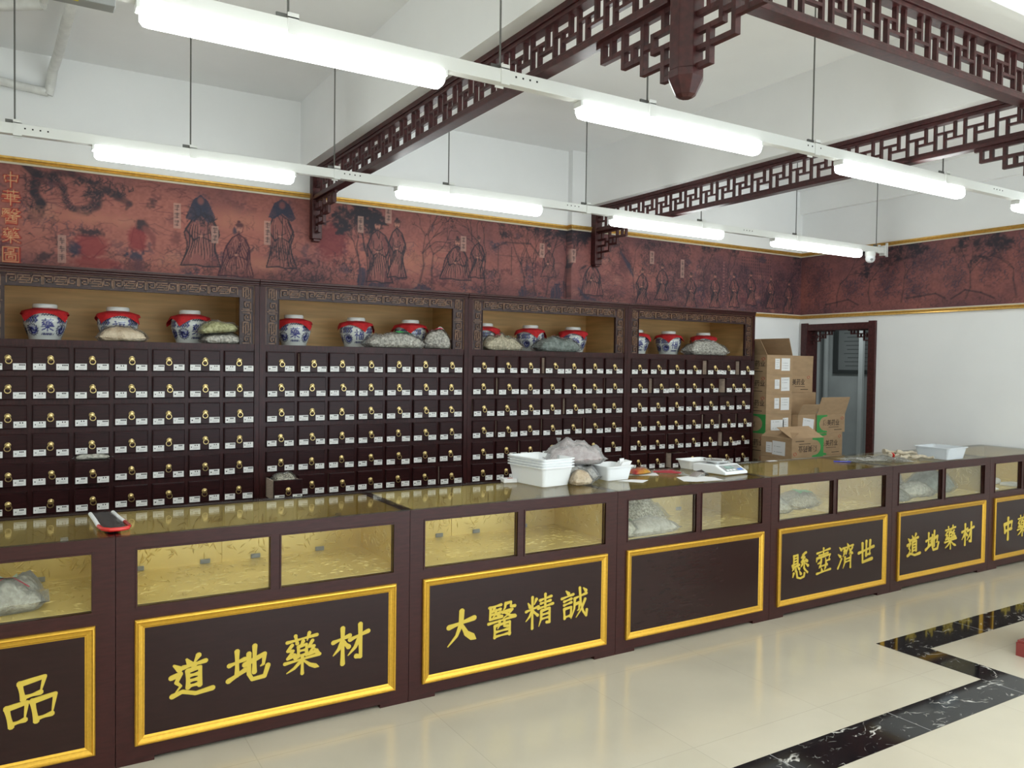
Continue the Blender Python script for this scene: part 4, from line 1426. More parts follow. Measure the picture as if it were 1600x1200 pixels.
def cabinet(x0, x1, c0, pitch, label, pulled):
    root = thing('medicine_cabinet', label, 'medicine cabinet', (x0, YK, 0), 0, 'wall of medicine cabinets')
    Wd = x1 - x0
    D = 0.60
    mb = MB()
    # lower block is a face frame with open bays, sides and back
    mb.box(0.001, 0.02, 0.0, D, 0, 2.13)
    mb.box(Wd - 0.02, Wd - 0.001, 0.0, D, 0, 2.13)
    mb.box(0.02, Wd - 0.02, D - 0.02, D, 0, 2.13)
    mb.box(0.02, Wd - 0.02, 0.0, D - 0.02, ZS - 0.025, ZS)
    mb.box(0.02, Wd - 0.02, 0.0, D - 0.02, 2.07, 2.13)
    mb.box(0.02, Wd - 0.02, 0.012, D - 0.02, 0.02, 0.62)
    mb.box(0.02, Wd - 0.02, 0.012, D - 0.02, 0.0, 0.02)
    xs = [0.02] + [v for j in range(7) for v in (c0 - x0 + j * pitch + 0.002, c0 - x0 + j * pitch + 0.188)] + [Wd - 0.02]
    for j in range(0, len(xs), 2):
        mb.box(xs[j], xs[j + 1], 0.0, 0.02 if 0 < j < len(xs) - 2 else 0.03, 0.62, ZS - 0.025)
    zs = [0.62] + [v for r in reversed(range(6)) for v in (ROW0 - r * RPIT + 0.002, ROW0 - r * RPIT + 0.137)] + [ZS - 0.025]
    for j in range(0, len(zs), 2):
        mb.box(0.02, Wd - 0.02, 0.001, 0.021, zs[j], zs[j + 1])
    # plain stiles proud of the face
    mb.box(0.001, 0.040, -0.012, 0.0, 0, 2.10)
    mb.box(Wd - 0.032, Wd - 0.001, -0.012, 0.0, 0, 2.10)
    mb.box(0.040, Wd - 0.032, -0.006, 0.0, ZS - 0.036, ZS - 0.003)
    mb.build('carcass', M_WOODV, root)
    mb = MB()
    mb.box(0.001, Wd - 0.001, -0.026, D, 2.128, 2.146)
    mb.box(0.001, Wd - 0.001, -0.020, D, 2.113, 2.128)
    mb.box(0.001, Wd - 0.001, -0.016, 0.02, 2.100, 2.113)
    mb.build('cornice', M_WOOD, root, bevel=0.003)
    mb = MB()
    mb.box(0.021, 0.030, 0.03, D - 0.022, ZS + 0.001, 2.068)
    mb.box(Wd - 0.030, Wd - 0.021, 0.03, D - 0.022, ZS + 0.001, 2.068)
    mb.box(0.030, Wd - 0.030, D - 0.034, D - 0.022, ZS + 0.001, 2.068)
    mb.box(0.030, Wd - 0.030, 0.03, D - 0.034, 2.060, 2.068)
    o = mb.build('alcove_lining', M_TAN, root)
    o['label'] = 'tan board lining the open shelf'
    # carved frame
    mb = MB()
    mb.box(0.042, 0.134, 0.004, 0.022, ZS, 2.10, 0)
    mb.box(Wd - 0.128, Wd - 0.036, 0.004, 0.022, ZS, 2.10, 0)
    mb.box(0.134, Wd - 0.128, 0.004, 0.022, 2.018, 2.10, 0)
    # narrow fillets round it
    mb.box(0.042, Wd - 0.036, -0.006, 0.004, 2.096, 2.10, 1)
    mb.box(0.134, Wd - 0.128, -0.004, 0.004, 2.018, 2.022, 0)
    mb.box(0.040, 0.045, -0.006, 0.004, ZS, 2.10, 1)
    mb.box(Wd - 0.038, Wd - 0.034, -0.006, 0.004, ZS, 2.10, 1)
    mb.box(0.130, 0.134, -0.004, 0.004, ZS, 2.02, 0)
    mb.box(Wd - 0.128, Wd - 0.124, -0.004, 0.004, ZS, 2.02, 0)

    def put_h(mb, a, b, c, d):
        mb.box(a, b, -0.003, 0.004, c, d, 1)

    def put_v(off):
        def f(mb, a, b, c, d):
            mb.box(off + c, off + d, -0.003, 0.004, a, b, 1)
        return f
    a = 0.14
    end = Wd - 0.135
    cell = 0.196
    n = int(round((end - a) / cell))
    cell = (end - a) / n
    for k in range(n):
        s = a + k * cell
        spiral(mb, s + 0.026, 2.059, 0.046, put_h, 1)
        scroll(mb, s + cell * 0.5, 2.059, cell - 0.118, 0.052, put_h)
        spiral(mb, s + cell - 0.030, 2.059, 0.046, put_h, -1)
        if k < n - 1:
            put_h(mb, s + cell - 0.003, s + cell + 0.002, 2.03, 2.088)
    for off in (0.088, Wd - 0.082):
        pv = put_v(off)
        scroll(mb, 2.05, 0, 0.07, 0.058, pv)
        spiral(mb, 1.965, 0, 0.048, pv, 1)
        pv(mb, 1.928, 1.933, -0.036, 0.036)
        spiral(mb, 1.893, 0, 0.048, pv, -1)
        scroll(mb, 1.815, 0, 0.08, 0.058, pv)
        spiral(mb, 1.738, 0, 0.046, pv, 1)
    mb.build('carved_frame', [M_CARVEBG, M_CARVE], root)
    rr = random.Random(int(x0 * 1000))
    for r in range(6):
        for c in range(7):
            pull = pulled.get((r, c), rr.uniform(0.0, 0.003))
            d = new_obj('drawer', DRAWER, root)
            d.location = (c0 - x0 + c * pitch + 0.095, -0.001 - pull, ROW0 - r * RPIT)
            h = new_obj('pull', PULL, d)
            h.location = (rr.uniform(-0.003, 0.003), -0.0205, 0.074 + rr.uniform(-0.003, 0.003))
            h.rotation_euler = (0, rr.uniform(-0.25, 0.25), 0)
            for s in (0, 1):
                l = new_obj('label', LABELS[rr.randrange(4)], d)
                l.location = (-0.091 + s * 0.117 + rr.uniform(-0.002, 0.002), -0.0206, 0.006 + rr.uniform(-0.002, 0.003))
    return root


cabinet(-0.255, 1.325, -0.2005, 0.2165, 'leftmost medicine cabinet of small drawers, a beige bag and two stacked bags on its shelf',
        {(4, 2): 0.05, (5, 2): 0.03, (4, 1): 0.008, (0, 1): 0.014, (5, 0): 0.006, (4, 0): 0.006})
cabinet(1.325, 2.913, 1.373, 0.2165, 'second medicine cabinet from the left, with its lower left drawer pulled right out',
        {(0, 1): 0.03, (5, 0): 0.20, (5, 2): 0.015, (5, 6): 0.02, (1, 1): 0.01, (3, 6): 0.008})
cabinet(2.913, 4.503, 2.957, 0.2167, 'third medicine cabinet from the left, rising behind the stacked white tubs',
        {(0, 3): 0.04, (1, 1): 0.025, (1, 6): 0.01, (2, 0): 0.015, (2, 2): 0.012, (2, 4): 0.03, (3, 1): 0.015, (3, 3): 0.015, (3, 5): 0.015, (4, 2): 0.015, (4, 3): 0.01})
cabinet(4.503, 6.112, 4.546, 0.2195, 'rightmost medicine cabinet, beside the cardboard cartons',
        {(0, 4): 0.05, (0, 6): 0.045, (1, 1): 0.04, (1, 5): 0.075, (3, 4): 0.018, (3, 5): 0.025, (3, 6): 0.025, (4, 5): 0.05, (5, 2): 0.07, (4, 2): 0.008})

# ================================================================== PORCELAIN JARS
JPROF = [(0.082, 0.0), (0.089, 0.003), (0.089, 0.010), (0.091, 0.018), (0.104, 0.050), (0.116, 0.085), (0.122, 0.115), (0.122, 0.135), (0.115, 0.158), (0.100, 0.176), (0.078, 0.187), (0.066, 0.195)]


def jar_radius(z):
    for (r0, z0), (r1, z1) in zip(JPROF, JPROF[1:]):
        if z <= z1:
            t = (z - z0) / (z1 - z0) if z1 > z0 else 0
            return r0 + (r1 - r0) * t
    return JPROF[-1][0]


def jar_body(name, ch):
    nth, nz = 216, 84
    R0 = 0.112
    cv = Canvas(-PI * R0, PI * R0, 0.0, 0.195, 2 * PI * R0 / nth)
    cv.c[:] = (0.72, 0.75, 0.72)
    B = (0.030, 0.036, 0.22)
    D = (0.022, 0.024, 0.085)

    def swirl(cx, cz, r):
        cv.blob(cx, cz, r, r * 0.95, (0.16, 0.18, 0.42), 0.6, 0.4)
        for k in range(14):
            a = k * 2 * PI / 14
            cv.line([(cx + r * 0.85 * math.cos(a), cz + r * 0.85 * math.sin(a)), (cx + r * 1.0 * math.cos(a + 0.25), cz + r * math.sin(a + 0.25))], 0.0034, D, 0.95)
        p = [(cx + r * (0.1 + 0.075 * i) * math.cos(i * 0.75), cz + r * (0.1 + 0.075 * i) * math.sin(i * 0.75)) for i in range(10)]
        cv.line(p, 0.0048, B, 0.95)
        for k in range(5):
            a = rng.uniform(0, 6.28)
            cv.line([(cx + r * 0.2 * math.cos(a), cz + r * 0.2 * math.sin(a)), (cx + r * 0.7 * math.cos(a + 0.6), cz + r * 0.7 * math.sin(a + 0.6))], 0.0042, D, 0.9)
    for cx in (-PI * R0, 0.0, PI * R0):
        front = cx == 0.0
        cv.glyph(ch, cx, 0.092, 0.074, 0.078, 0.0034 if len(G[ch]) > 12 else 0.0042, B if front else B, 0.97)
        for k in range(5):
            cv.line([(cx - 0.030 + k * 0.015, 0.150), (cx - 0.024 + k * 0.015, 0.157), (cx - 0.018 + k * 0.015, 0.150)], 0.003, D, 0.95)
        for k in range(3):
            cv.blob(cx - 0.020 + 0.02 * k, 0.036, 0.013, 0.010, B, 0.8, 0.5, 0.4, rng)
        for k in range(7):
            cv.line([(cx - 0.036 + k * 0.012, 0.030), (cx - 0.030 + k * 0.012, 0.040)], 0.002, D, 0.9)
    for cx in (-0.262, -0.174, -0.088, 0.088, 0.174, 0.262):
        swirl(cx, 0.062, 0.037)
        for k in range(5):
            x = cx - 0.034 + k * 0.0145
            cv.line([(x, 0.106), (x + 0.010, 0.118), (x + 0.001, 0.132), (x + 0.014, 0.146)], 0.0050, D if k % 2 else B, 0.9)
    th = np.linspace(-PI, PI, nth + 1)[:-1]
    zz = np.linspace(0, 0.195, nz)
    rr = np.array([jar_radius(z) for z in zz])
    # angle 0 faces -Y
    P = np.stack([rr[:, None] * np.sin(th)[None], -rr[:, None] * np.cos(th)[None], np.repeat(zz[:, None], nth, 1)], -1)
    iz = np.clip((zz / 0.195 * (cv.nz - 1)).astype(int), 0, cv.nz - 1)
    ix = np.clip(((th + PI) / (2 * PI) * (cv.nx - 1)).astype(int), 0, cv.nx - 1)
    C = cv.c[iz][:, ix]
    o = grid_mesh(name, P, C, M_JAR, None, True, wrap=True)
    me = o.data
    bpy.data.objects.remove(o)
    return me


JAR = {'藥': jar_body('jar_body', '藥'), '福': jar_body('jar_body', '福')}


def jar_lid():
    mb = MB()
    mb.lathe([(0.060, 0.190), (0.068, 0.199), (0.070, 0.214), (0.065, 0.224), (0.040, 0.225), (0.004, 0.226)], 32)
    o = mb.build('lid', M_PORC, smooth=True)
    me = o.data
    bpy.data.objects.remove(o)
    return me


def jar_cloth(seed):
    n = 33
    rs = random.Random(seed)
    half = 0.142
    P = np.zeros((n, n, 3))
    for i in range(n):
        for j in range(n):
            u = (i / (n - 1) * 2 - 1)
            v = (j / (n - 1) * 2 - 1)
            x, y = u * half, v * half
            d = math.hypot(x, y)
            th = math.atan2(y, x)
            # walk distance d along the jar's shoulder from the axis
            if d < 0.063:
                r, z = d, 0.196
            else:
                s = d - 0.063
                # shoulder slopes down, then hangs
                r = 0.063 + min(s, 0.060) * 0.96
                z = 0.1975 - min(s, 0.060) * 0.30
                if s > 0.060:
                    e = s - 0.060
                    r += e * 0.40 + 0.001
                    z -= e * 0.92
            wv = 0.0025 * math.sin(5 * th + seed) + 0.003 * math.sin(9 * th + 2 * seed)
            k = max(0, d - 0.07) / 0.05
            r += wv * k
            P[i, j] = (r * math.cos(th), r * math.sin(th), z + 0.002)
    me = bpy.data.meshes.new('cloth')
    vs = P.reshape(-1, 3).tolist()
    fs = [(i * n + j, i * n + j + 1, (i + 1) * n + j + 1, (i + 1) * n + j) for i in range(n - 1) for j in range(n - 1)]
    me.from_pydata(vs, [], fs)
    me.polygons.foreach_set('use_smooth', [True] * len(fs))
    me.materials.append(M_RED)
    me.update()
    return me


LID = jar_lid()
CLOTHS = [jar_cloth(k) for k in range(3)]
jars = [
    (0.085, '藥', 0.12, 0.0, 'blue-and-white jar alone at the far left of the first cabinet shelf, no bag before it'),
    (0.490, '福', 0.05, 0.12, 'blue-and-white jar behind the beige bag on the first cabinet shelf'),
    (0.925, '藥', 0.42, 0.38, 'blue-and-white jar left of the two stacked bags on the first cabinet shelf'),
    (1.625, '藥', 0.08, 0.05, 'blue-and-white jar at the left end of the second cabinet shelf'),
    (2.092, '福', 0.22, -0.35, 'blue-and-white jar with its red cloth point in front, middle of the second cabinet shelf'),
    (2.533, '福', 1.2, 0.785, 'blue-and-white jar half hidden behind the big grey bag on the second cabinet shelf'),
    (3.195, '福', 0.9, 0.05, 'blue-and-white jar cut by the carved frame at the left of the third cabinet shelf'),
    (3.640, '福', 0.45, -0.42, 'blue-and-white jar between two bags in the middle of the third cabinet shelf'),
    (4.085, '藥', 0.22, 0.0, 'blue-and-white jar at the right of the third cabinet shelf behind the grey-green bag'),
    (4.800, '藥', 0.3, 0.35, 'blue-and-white jar half cut by the carved frame at the left of the rightmost cabinet'),
    (5.200, '福', 0.55, 0.8, 'blue-and-white jar standing clear in the middle of the rightmost cabinet shelf'),
    (5.655, '福', 0.4, 0.1, 'blue-and-white jar behind the slumped grey bag on the rightmost cabinet shelf'),
]
for i, (x, ch, turn, ct, lab) in enumerate(jars):
    root = thing('porcelain_jar', lab, 'jar', (x * 1.0123, 2.36, ZS + 0.001), 0, 'medicine jars on the cabinet shelves')
    b = new_obj('jar_body', JAR[ch], root)
    vx = math.atan2(x, 2.29 + 3.4)
    b.rotation_euler = (0, 0, -vx + (turn if ch == '藥' and i in (2,) else (turn * 1.0)))
    l = new_obj('lid', LID, root)
    c = new_obj('cloth', CLOTHS[i % 3], root)
    c.rotation_euler = (0, 0, ct - vx)


# ================================================================== BAGS
def pillow(w, d, h, seed, rough=0.12, inflate=0.0, n=26, sag=0.0, pinch=0.0, core=1.0):
    vs, fs = [], []
    N = n + 1
    for side in (1, -1):
        for i in range(N):
            for j in range(N):
                u = i / n * 2 - 1
                v = j / n * 2 - 1
                t = max(0.0, (1 - min(1.0, abs(u) / core) ** 2.6)) ** 0.55 * max(0.0, (1 - abs(v) ** 2.6)) ** 0.55 + 0.03 * (core < 1)
                x = u * (w / 2 + inflate) * (1 - pinch * v * v)
                y = v * (d / 2 + inflate) * (1 - 0.10 * (1 - u * u) * 0 - 0.12 * u * u)
                nv = noise.noise(Vector((x * 14 + seed * 3.1, y * 14, side * 2.0 + seed)))
                nv2 = noise.noise(Vector((x * 45 + seed, y * 45, side + seed * 2)))
                if side > 0:
                    z = h * 0.28 + (h * 0.72 + inflate) * t * (1 + rough * 2.2 * nv + rough * 0.7 * nv2)
                else:
                    z = h * 0.28 - (h * 0.28 + inflate * 0.2) * min(1.0, t * 2.2)
                z -= sag * max(0.0, -v) ** 2
                vs.append((x, y, z))
    for side in (0, 1):
        o = side * N * N
        for i in range(n):
            for j in range(n):
                q = (o + i * N + j, o + (i + 1) * N + j, o + (i + 1) * N + j + 1, o + i * N + j + 1)
                fs.append(q if side == 0 else q[::-1])
    return vs, fs


def bag(name, label, loc, w, d, h, herb, rz=0.0, seed=1, tilt=(0, 0), film=None, group='plastic bags of dried herbs', accent=None, sag=0.0, cat='bag', lump=0.12):
    root = thing(name, label, cat, loc, rz, group)
    root.rotation_euler = (tilt[0], tilt[1], rz)
    for nm, inf, ma, r in (('herb_contents', 0.0, M_HERB[herb], lump), ('film', 0.005, film or M_FILM, lump * 1.25)):
        vs, fs = pillow(w * (0.92 if nm != 'film' else 1.08), d * (0.92 if nm != 'film' else 1.0), h, seed, r, inf, sag=sag, core=0.90 if nm == 'film' else 1.0)
        me = bpy.data.meshes.new(nm)
        if nm != 'film':
            vs = [(x, y, max(z, 0.003) if not sag else z + 0.002) for x, y, z in vs]
        else:
            vs = [(x, y, max(z, 0.0) if not sag else z) for x, y, z in vs]
        me.from_pydata(vs, [], fs)
        me.polygons.foreach_set('use_smooth', [True] * len(fs))
        me.materials.append(ma)
        me.update()
        new_obj(nm, me, root)
    if accent:
        for (ax, ay, aw, ad, am) in accent:
            # printed patch draped on the film
            n = 6
            vs, fs = [], []
            for i in range(n + 1):
                for j in range(n + 1):
                    x = ax + (i / n - 0.5) * aw
                    y = ay + (j / n - 0.5) * ad
                    u = max(-0.98, min(0.98, x / (w / 2)))
                    v = max(-0.98, min(0.98, y / (d / 2)))
                    t = (1 - abs(u) ** 2.6) ** 0.55 * (1 - abs(v) ** 2.6) ** 0.55
                    nv = noise.noise(Vector((x * 14 + seed * 3.1, y * 14, 2.0 + seed)))
                    z = h * 0.28 + (h * 0.72 + 0.005) * t * (1 + lump * 1.25 * 2.2 * nv) + 0.011 - sag * max(0.0, -v) ** 2
                    vs.append((x, y, z))
            for i in range(n):
                for j in range(n):
                    a = i * (n + 1) + j
                    fs.append((a, a + n + 1, a + n + 2, a + 1))
            me = bpy.data.meshes.new('printed_patch')
            me.from_pydata(vs, [], fs)
            me.polygons.foreach_set('use_smooth', [True] * len(fs))
            me.materials.append(am)
            me.update()
            new_obj('printed_patch', me, root)
    return root


M_GREENF = mat('green_film_print', (0.05, 0.42, 0.12), 0.3)
M_PALEGR = mat('pale_green_paper', (0.55, 0.72, 0.62), 0.5)
M_REDF = mat('red_film_print', (0.55, 0.05, 0.10), 0.4)
bag('herb_bag', 'beige bag lying before a jar on the leftmost cabinet shelf', (0.50, 2.135, ZS), 0.285, 0.17, 0.085, 'beige', 0.0, 3, lump=0.16)
bag('herb_bag', 'grey-white bag underneath the greenish one on the leftmost cabinet shelf', (1.10, 2.135, ZS), 0.265, 0.17, 0.075, 'grey', 0.05, 5)
bag('herb_bag', 'greenish bag lying on top of a grey one, right end of the leftmost cabinet shelf', (1.075, 2.135, ZS + 0.070), 0.255, 0.15, 0.075, 'green', 0.05, 8, tilt=(0, -0.10))
bag('herb_bag', 'long grey bag with a bright green stripe lying on the second cabinet shelf', (2.33, 2.12, ZS), 0.48, 0.18, 0.105, 'grey', 0.0, 9, lump=0.13, accent=[(0.07, -0.022, 0.15, 0.036, M_GREENF)])
bag('herb_bag', 'rolled grey bag with red print propped at the right end of the second cabinet shelf', (2.70, 2.15, ZS), 0.22, 0.17, 0.135, 'grey', -0.5, 12, lump=0.11,
    accent=[(-0.02, -0.03, 0.12, 0.014, M_REDF), (0.03, -0.012, 0.05, 0.03, M_PALEGR)])
bag('herb_bag', 'tan bag at the left of the third cabinet shelf', (3.26, 2.13, ZS), 0.35, 0.17, 0.115, 'straw', -0.05, 15, lump=0.15, accent=[(-0.05, -0.03, 0.05, 0.02, M_REDF), (0.05, -0.03, 0.025, 0.016, M_GREENF)])
bag('herb_bag', 'grey-green shiny bag at the right of the third cabinet shelf', (3.80, 2.125, ZS), 0.43, 0.18, 0.115, 'slate', 0.0, 17, lump=0.13, accent=[(0.0, -0.035, 0.11, 0.010, M_REDF)])
bag('herb_bag', 'grey bag slumped over the edge of the rightmost cabinet shelf', (5.52, 2.125, ZS), 0.48, 0.18, 0.135, 'grey', -0.03, 21, lump=0.12)
# herbs bulging from open drawers
bag('herb_bag', 'small clear bag with a green corner poking from a drawer of the leftmost cabinet', (0.332, 2.085, ROW0 - 4 * RPIT + 0.141), 0.20, 0.13, 0.05, 'pale', 0, 25, accent=[(-0.07, 0.0, 0.03, 0.05, M_GREENF)])
bag('herb_bag', 'bag of speckled herbs heaped in the pulled-out drawer of the second cabinet', (1.472, 1.97, ROW0 - 5 * RPIT + 0.085), 0.158, 0.17, 0.085, 'speck', 0, 27)

# ================================================================== DISPLAY COUNTERS
ZCT = 0.9127
CD = 0.61


def gold_frame(mb, x0, x1, z0, z1, y):
    prof = [(0, 0), (0, 0.012), (0.004, 0.017), (0.009, 0.018), (0.013, 0.013), (0.018, 0.011), (0.024, 0.009), (0.028, 0.0085), (0.031, 0.006), (0.036, 0.004), (0.036, 0.0)]
    loops = []
    for d, h in prof:
        loops.append([(x0 + d, y - h, z0 + d), (x1 - d, y - h, z0 + d), (x1 - d, y - h, z1 - d), (x0 + d, y - h, z1 - d)])
    mb.loft(loops, False, False, True)


def counter(x0, x1, text, label, positions=None):
    root = thing('display_counter', label, 'counter', (x0, 0, 0), 0, 'row of glass-topped display counters')
    w = x1 - x0
    g = 0.0012
    a0, a1 = 0.077, w - 0.082
    mid = (a0 + a1) / 2
    m0, m1 = mid - 0.024, mid + 0.022
    zw0, zw1 = 0.626, 0.851
    mb = MB()
    zt = ZCT - 0.0055
    mb.box(g, w - g, 0, 0.03, 0.02, zw0)                    # lower front
    mb.box(g, a0, 0, 0.03, zw0, zw1)
    mb.box(a1, w - g, 0, 0.03, zw0, zw1)
    mb.box(m0, m1, 0, 0.03, zw0, zw1)
    mb.box(g, w - g, 0, 0.03, zw1, zt)                       # top rail
    mb.box(g, 0.022, 0.03, CD, 0.02, zt)                     # sides
    mb.box(w - 0.022, w - g, 0.03, CD, 0.02, zt)
    mb.box(0.022, w - 0.022, CD - 0.02, CD, 0.02, zt)        # back
    mb.box(0.022, w - 0.022, 0.03, CD - 0.02, 0.60, 0.622)   # display floor
    mb.box(0.022, w - 0.022, 0.03, CD - 0.02, 0.02, 0.04)
    mb.box(g, 0.14, 0.004, CD, 0.0, 0.02)                    # feet
    mb.box(w - 0.14, w - g, 0.004, CD, 0.0, 0.02)
    mb.box(0.14, w - 0.14, 0.03, CD - 0.02, 0.004, 0.02)
    # window beads
    for p0, p1 in ((a0, m0), (m1, a1)):
        mb.box(p0, p1, -0.004, 0.006, zw0 - 0.007, zw0)
        mb.box(p0, p1, -0.004, 0.006, zw1, zw1 + 0.006)
        mb.box(p0 - 0.006, p0, -0.004, 0.006, zw0 - 0.007, zw1 + 0.006)
        mb.box(p1, p1 + 0.006, -0.004, 0.006, zw0 - 0.007, zw1 + 0.006)
    mb.build('cabinet_body', M_WOOD, root)
    mb = MB()
    mb.box(0.022, w - 0.022, CD - 0.040, CD - 0.021, 0.622, zt - 0.004)
    mb.box(0.0225, 0.027, 0.031, CD - 0.04, 0.622, zt - 0.004)
    mb.box(w - 0.027, w - 0.0225, 0.031, CD - 0.04, 0.622, zt - 0.004)
    mb.box(0.027, w - 0.027, 0.031, CD - 0.04, 0.622, 0.628)
    xm = w * 0.42
    mb.box(xm - 0.012, xm + 0.012, CD - 0.045, CD - 0.040, 0.628, zt - 0.004)
    # raised leaf pattern of the embossed paper
    rs = random.Random(int(x0 * 100) + 5)

    def leaf(o, u, v, n, a, b):
        an = rs.uniform(0, PI)
        ln, wd = rs.uniform(0.016, 0.026), rs.uniform(0.0035, 0.005)
        c, q = math.cos(an), math.sin(an)
        P = [o + u * (a + c * p - q * r) + v * (b + q * p + c * r) for p, r in ((-ln, 0), (0, wd), (ln, 0), (0, -wd))]
        top = o + u * a + v * b + n * 0.0042
        for k in range(4):
            mb.face([P[k], P[(k + 1) % 4], top])
    V = Vector
    zb = 0.6283
    for k in range(300):
        leaf(V((0, CD - 0.0402, 0)), V((1, 0, 0)), V((0, 0, 1)), V((0, -1, 0)), rs.uniform(0.05, w - 0.05), rs.uniform(0.66, 0.875))
    for k in range(340):
        leaf(V((0, 0, zb)), V((1, 0, 0)), V((0, 1, 0)), V((0, 0, 1)), rs.uniform(0.055, w - 0.055), rs.uniform(0.06, CD - 0.07))
    for xx, nn in ((0.0272, 1), (w - 0.0272, -1)):
        for k in range(130):
            leaf(V((xx, 0, 0)), V((0, 1, 0)), V((0, 0, 1)), V((nn, 0, 0)), rs.uniform(0.06, CD - 0.07), rs.uniform(0.66, 0.875))
    o = mb.build('gold_lining', M_LINING, root, fix=False)
    o['label'] = 'embossed gold paper lining the display space'
    for hx in (0.12, w * 0.33, w * 0.52, w * 0.78):
        mb = MB()
        mb.box(hx, hx + 0.045, CD - 0.048, CD - 0.0405, 0.629, 0.650)
        mb.build('hinge', M_GREYP, root, bevel=0.002)
    mb = MB()
    mb.box(w - 0.17, w - 0.14, CD - 0.052, CD - 0.0405, 0.80, 0.815)
    mb.tube([(w - 0.155, CD - 0.055, 0.80), (w - 0.16, CD - 0.058, 0.78), (w - 0.145, CD - 0.058, 0.78)], 0.004, 6)
    mb.build('lock', M_CHROME, root)
    mb = MB()
    mb.box(0.002, w - 0.002, 0.001, CD - 0.001, ZCT - 0.0053, ZCT)
    mb.build('glass_top', M_GLASSTOP, root)
    for p0, p1 in ((a0, m0), (m1, a1)):
        mb = MB()
        mb.box(p0 + 0.0005, p1 - 0.0005, 0.010, 0.014, zw0 + 0.0005, zw1 - 0.0005)
        mb.build('front_pane', M_PANE, root)
    mb = MB()
    gold_frame(mb, 0.067, w - 0.070, 0.075, 0.5745, 0.0)
    mb.build('gold_frame', M_GOLD, root)
    mb = MB()
    mb.box(0.10, w - 0.103, -0.0035, 0.0, 0.108, 0.541)
    mb.build('sign_panel', M_PANEL, root)
    if text:
        for k, ch in enumerate(text):
            if ch == ' ':
                continue
            f = (positions or (0.223, 0.407, 0.590, 0.768))[k]
            cm = char_mesh(ch, f * w, (0.312, 0.318, 0.325, 0.328)[k], 0.172, 0.176, -0.0036)
            o = cm.build('gold_character', M_LETTER, root, fix=False)
    return root


CX = [-0.951, 0.2854, 1.5241, 2.7612, 3.9951, 5.258, 6.5415, XR - 0.012]
counter(CX[0], CX[1], '   品', 'leftmost glass-topped display counter, cut off by the left edge of the photo', (0.2, 0.4, 0.6, 0.772))
counter(CX[1], CX[2], '道地藥材', 'second display counter from the left with four large gold characters, its case empty')
counter(CX[2], CX[3], '大醫精誠', 'third display counter from the left, under the stacked white tubs')
counter(CX[3], CX[4], None, 'display counter with no writing inside its gold frame')
counter(CX[4], CX[5], '懸壺濟世', 'display counter just right of the one with the blank panel')
counter(CX[5], CX[6], '道地藥材', 'display counter second from the right, under the frosted tub', (0.205, 0.39, 0.575, 0.76))
counter(CX[6], CX[7], '中藥  ', 'rightmost display counter, cut off by the right edge of the photo', (0.28, 0.50, 0.7, 0.9))


# ---- things inside the cases (floor of the case at 0.628)
ZI = 0.629
bag('herb_bag', 'clear bag with pale green label in the leftmost counter case', (-0.10, 0.20, ZI), 0.30, 0.20, 0.12, 'pale', 0.0, 31, lump=0.22, film=M_BAGW, accent=[(0.0, 0.0, 0.12, 0.06, M_PALEGR), (0.02, -0.05, 0.16, 0.008, M_REDF)])
bag('herb_bag', 'large clear bag of speckled herbs at the back of the case under the scale counter', (3.12, 0.345, ZI), 0.48, 0.28, 0.165, 'speck', 0.1, 33, lump=0.15, accent=[(0.1, -0.02, 0.10, 0.05, M_PALEGR)])
bag('herb_bag', 'long white bag lying against the glass in the case under the scale counter', (3.10, 0.115, ZI), 0.36, 0.14, 0.08, 'pale', 0.05, 35, film=M_BAGW)
bag('herb_bag', 'clear bag with green corner at the front left of the case under the scale counter', (2.895, 0.11, ZI), 0.13, 0.13, 0.085, 'pale', 0.0, 36, accent=[(0.0, 0.0, 0.09, 0.05, M_GREENF)])
bag('herb_bag', 'white and green bag at the left of the case under the blue pen counter', (4.22, 0.25, ZI), 0.34, 0.24, 0.105, 'pale', -0.1, 37, accent=[(-0.03, -0.02, 0.13, 0.08, M_GREENF)])
bag('herb_bag', 'grey bag with green print beside the divider in the case under the blue pen counter', (4.60, 0.30, ZI), 0.36, 0.22, 0.095, 'straw', 0.1, 39, accent=[(0.06, 0.0, 0.16, 0.10, M_GREENF)])
bag('herb_bag', 'small dark bag at the front left of the case under the root bundle', (5.46, 0.13, ZI), 0.24, 0.16, 0.075, 'dark', -0.1, 41)
bag('herb_bag', 'large dark bag heaped at the back left of the case under the root bundle', (5.55, 0.40, ZI), 0.36, 0.25, 0.165, 'dark', 0.2, 43, lump=0.18)
bag('herb_bag', 'pale bag right of the dark ones in the case under the root bundle', (5.80, 0.18, ZI), 0.32, 0.15, 0.105, 'pale', -0.2, 45)
bag('herb_bag', 'big blue-grey bag in the right half of the case under the frosted tub', (6.17, 0.27, ZI), 0.36, 0.26, 0.155, 'slate', -0.1, 47, lump=0.14)
bag('herb_bag', 'dark bag behind the divider post in the case under the frosted tub', (5.92, 0.455, ZI), 0.26, 0.16, 0.16, 'dark', 0.3, 49)


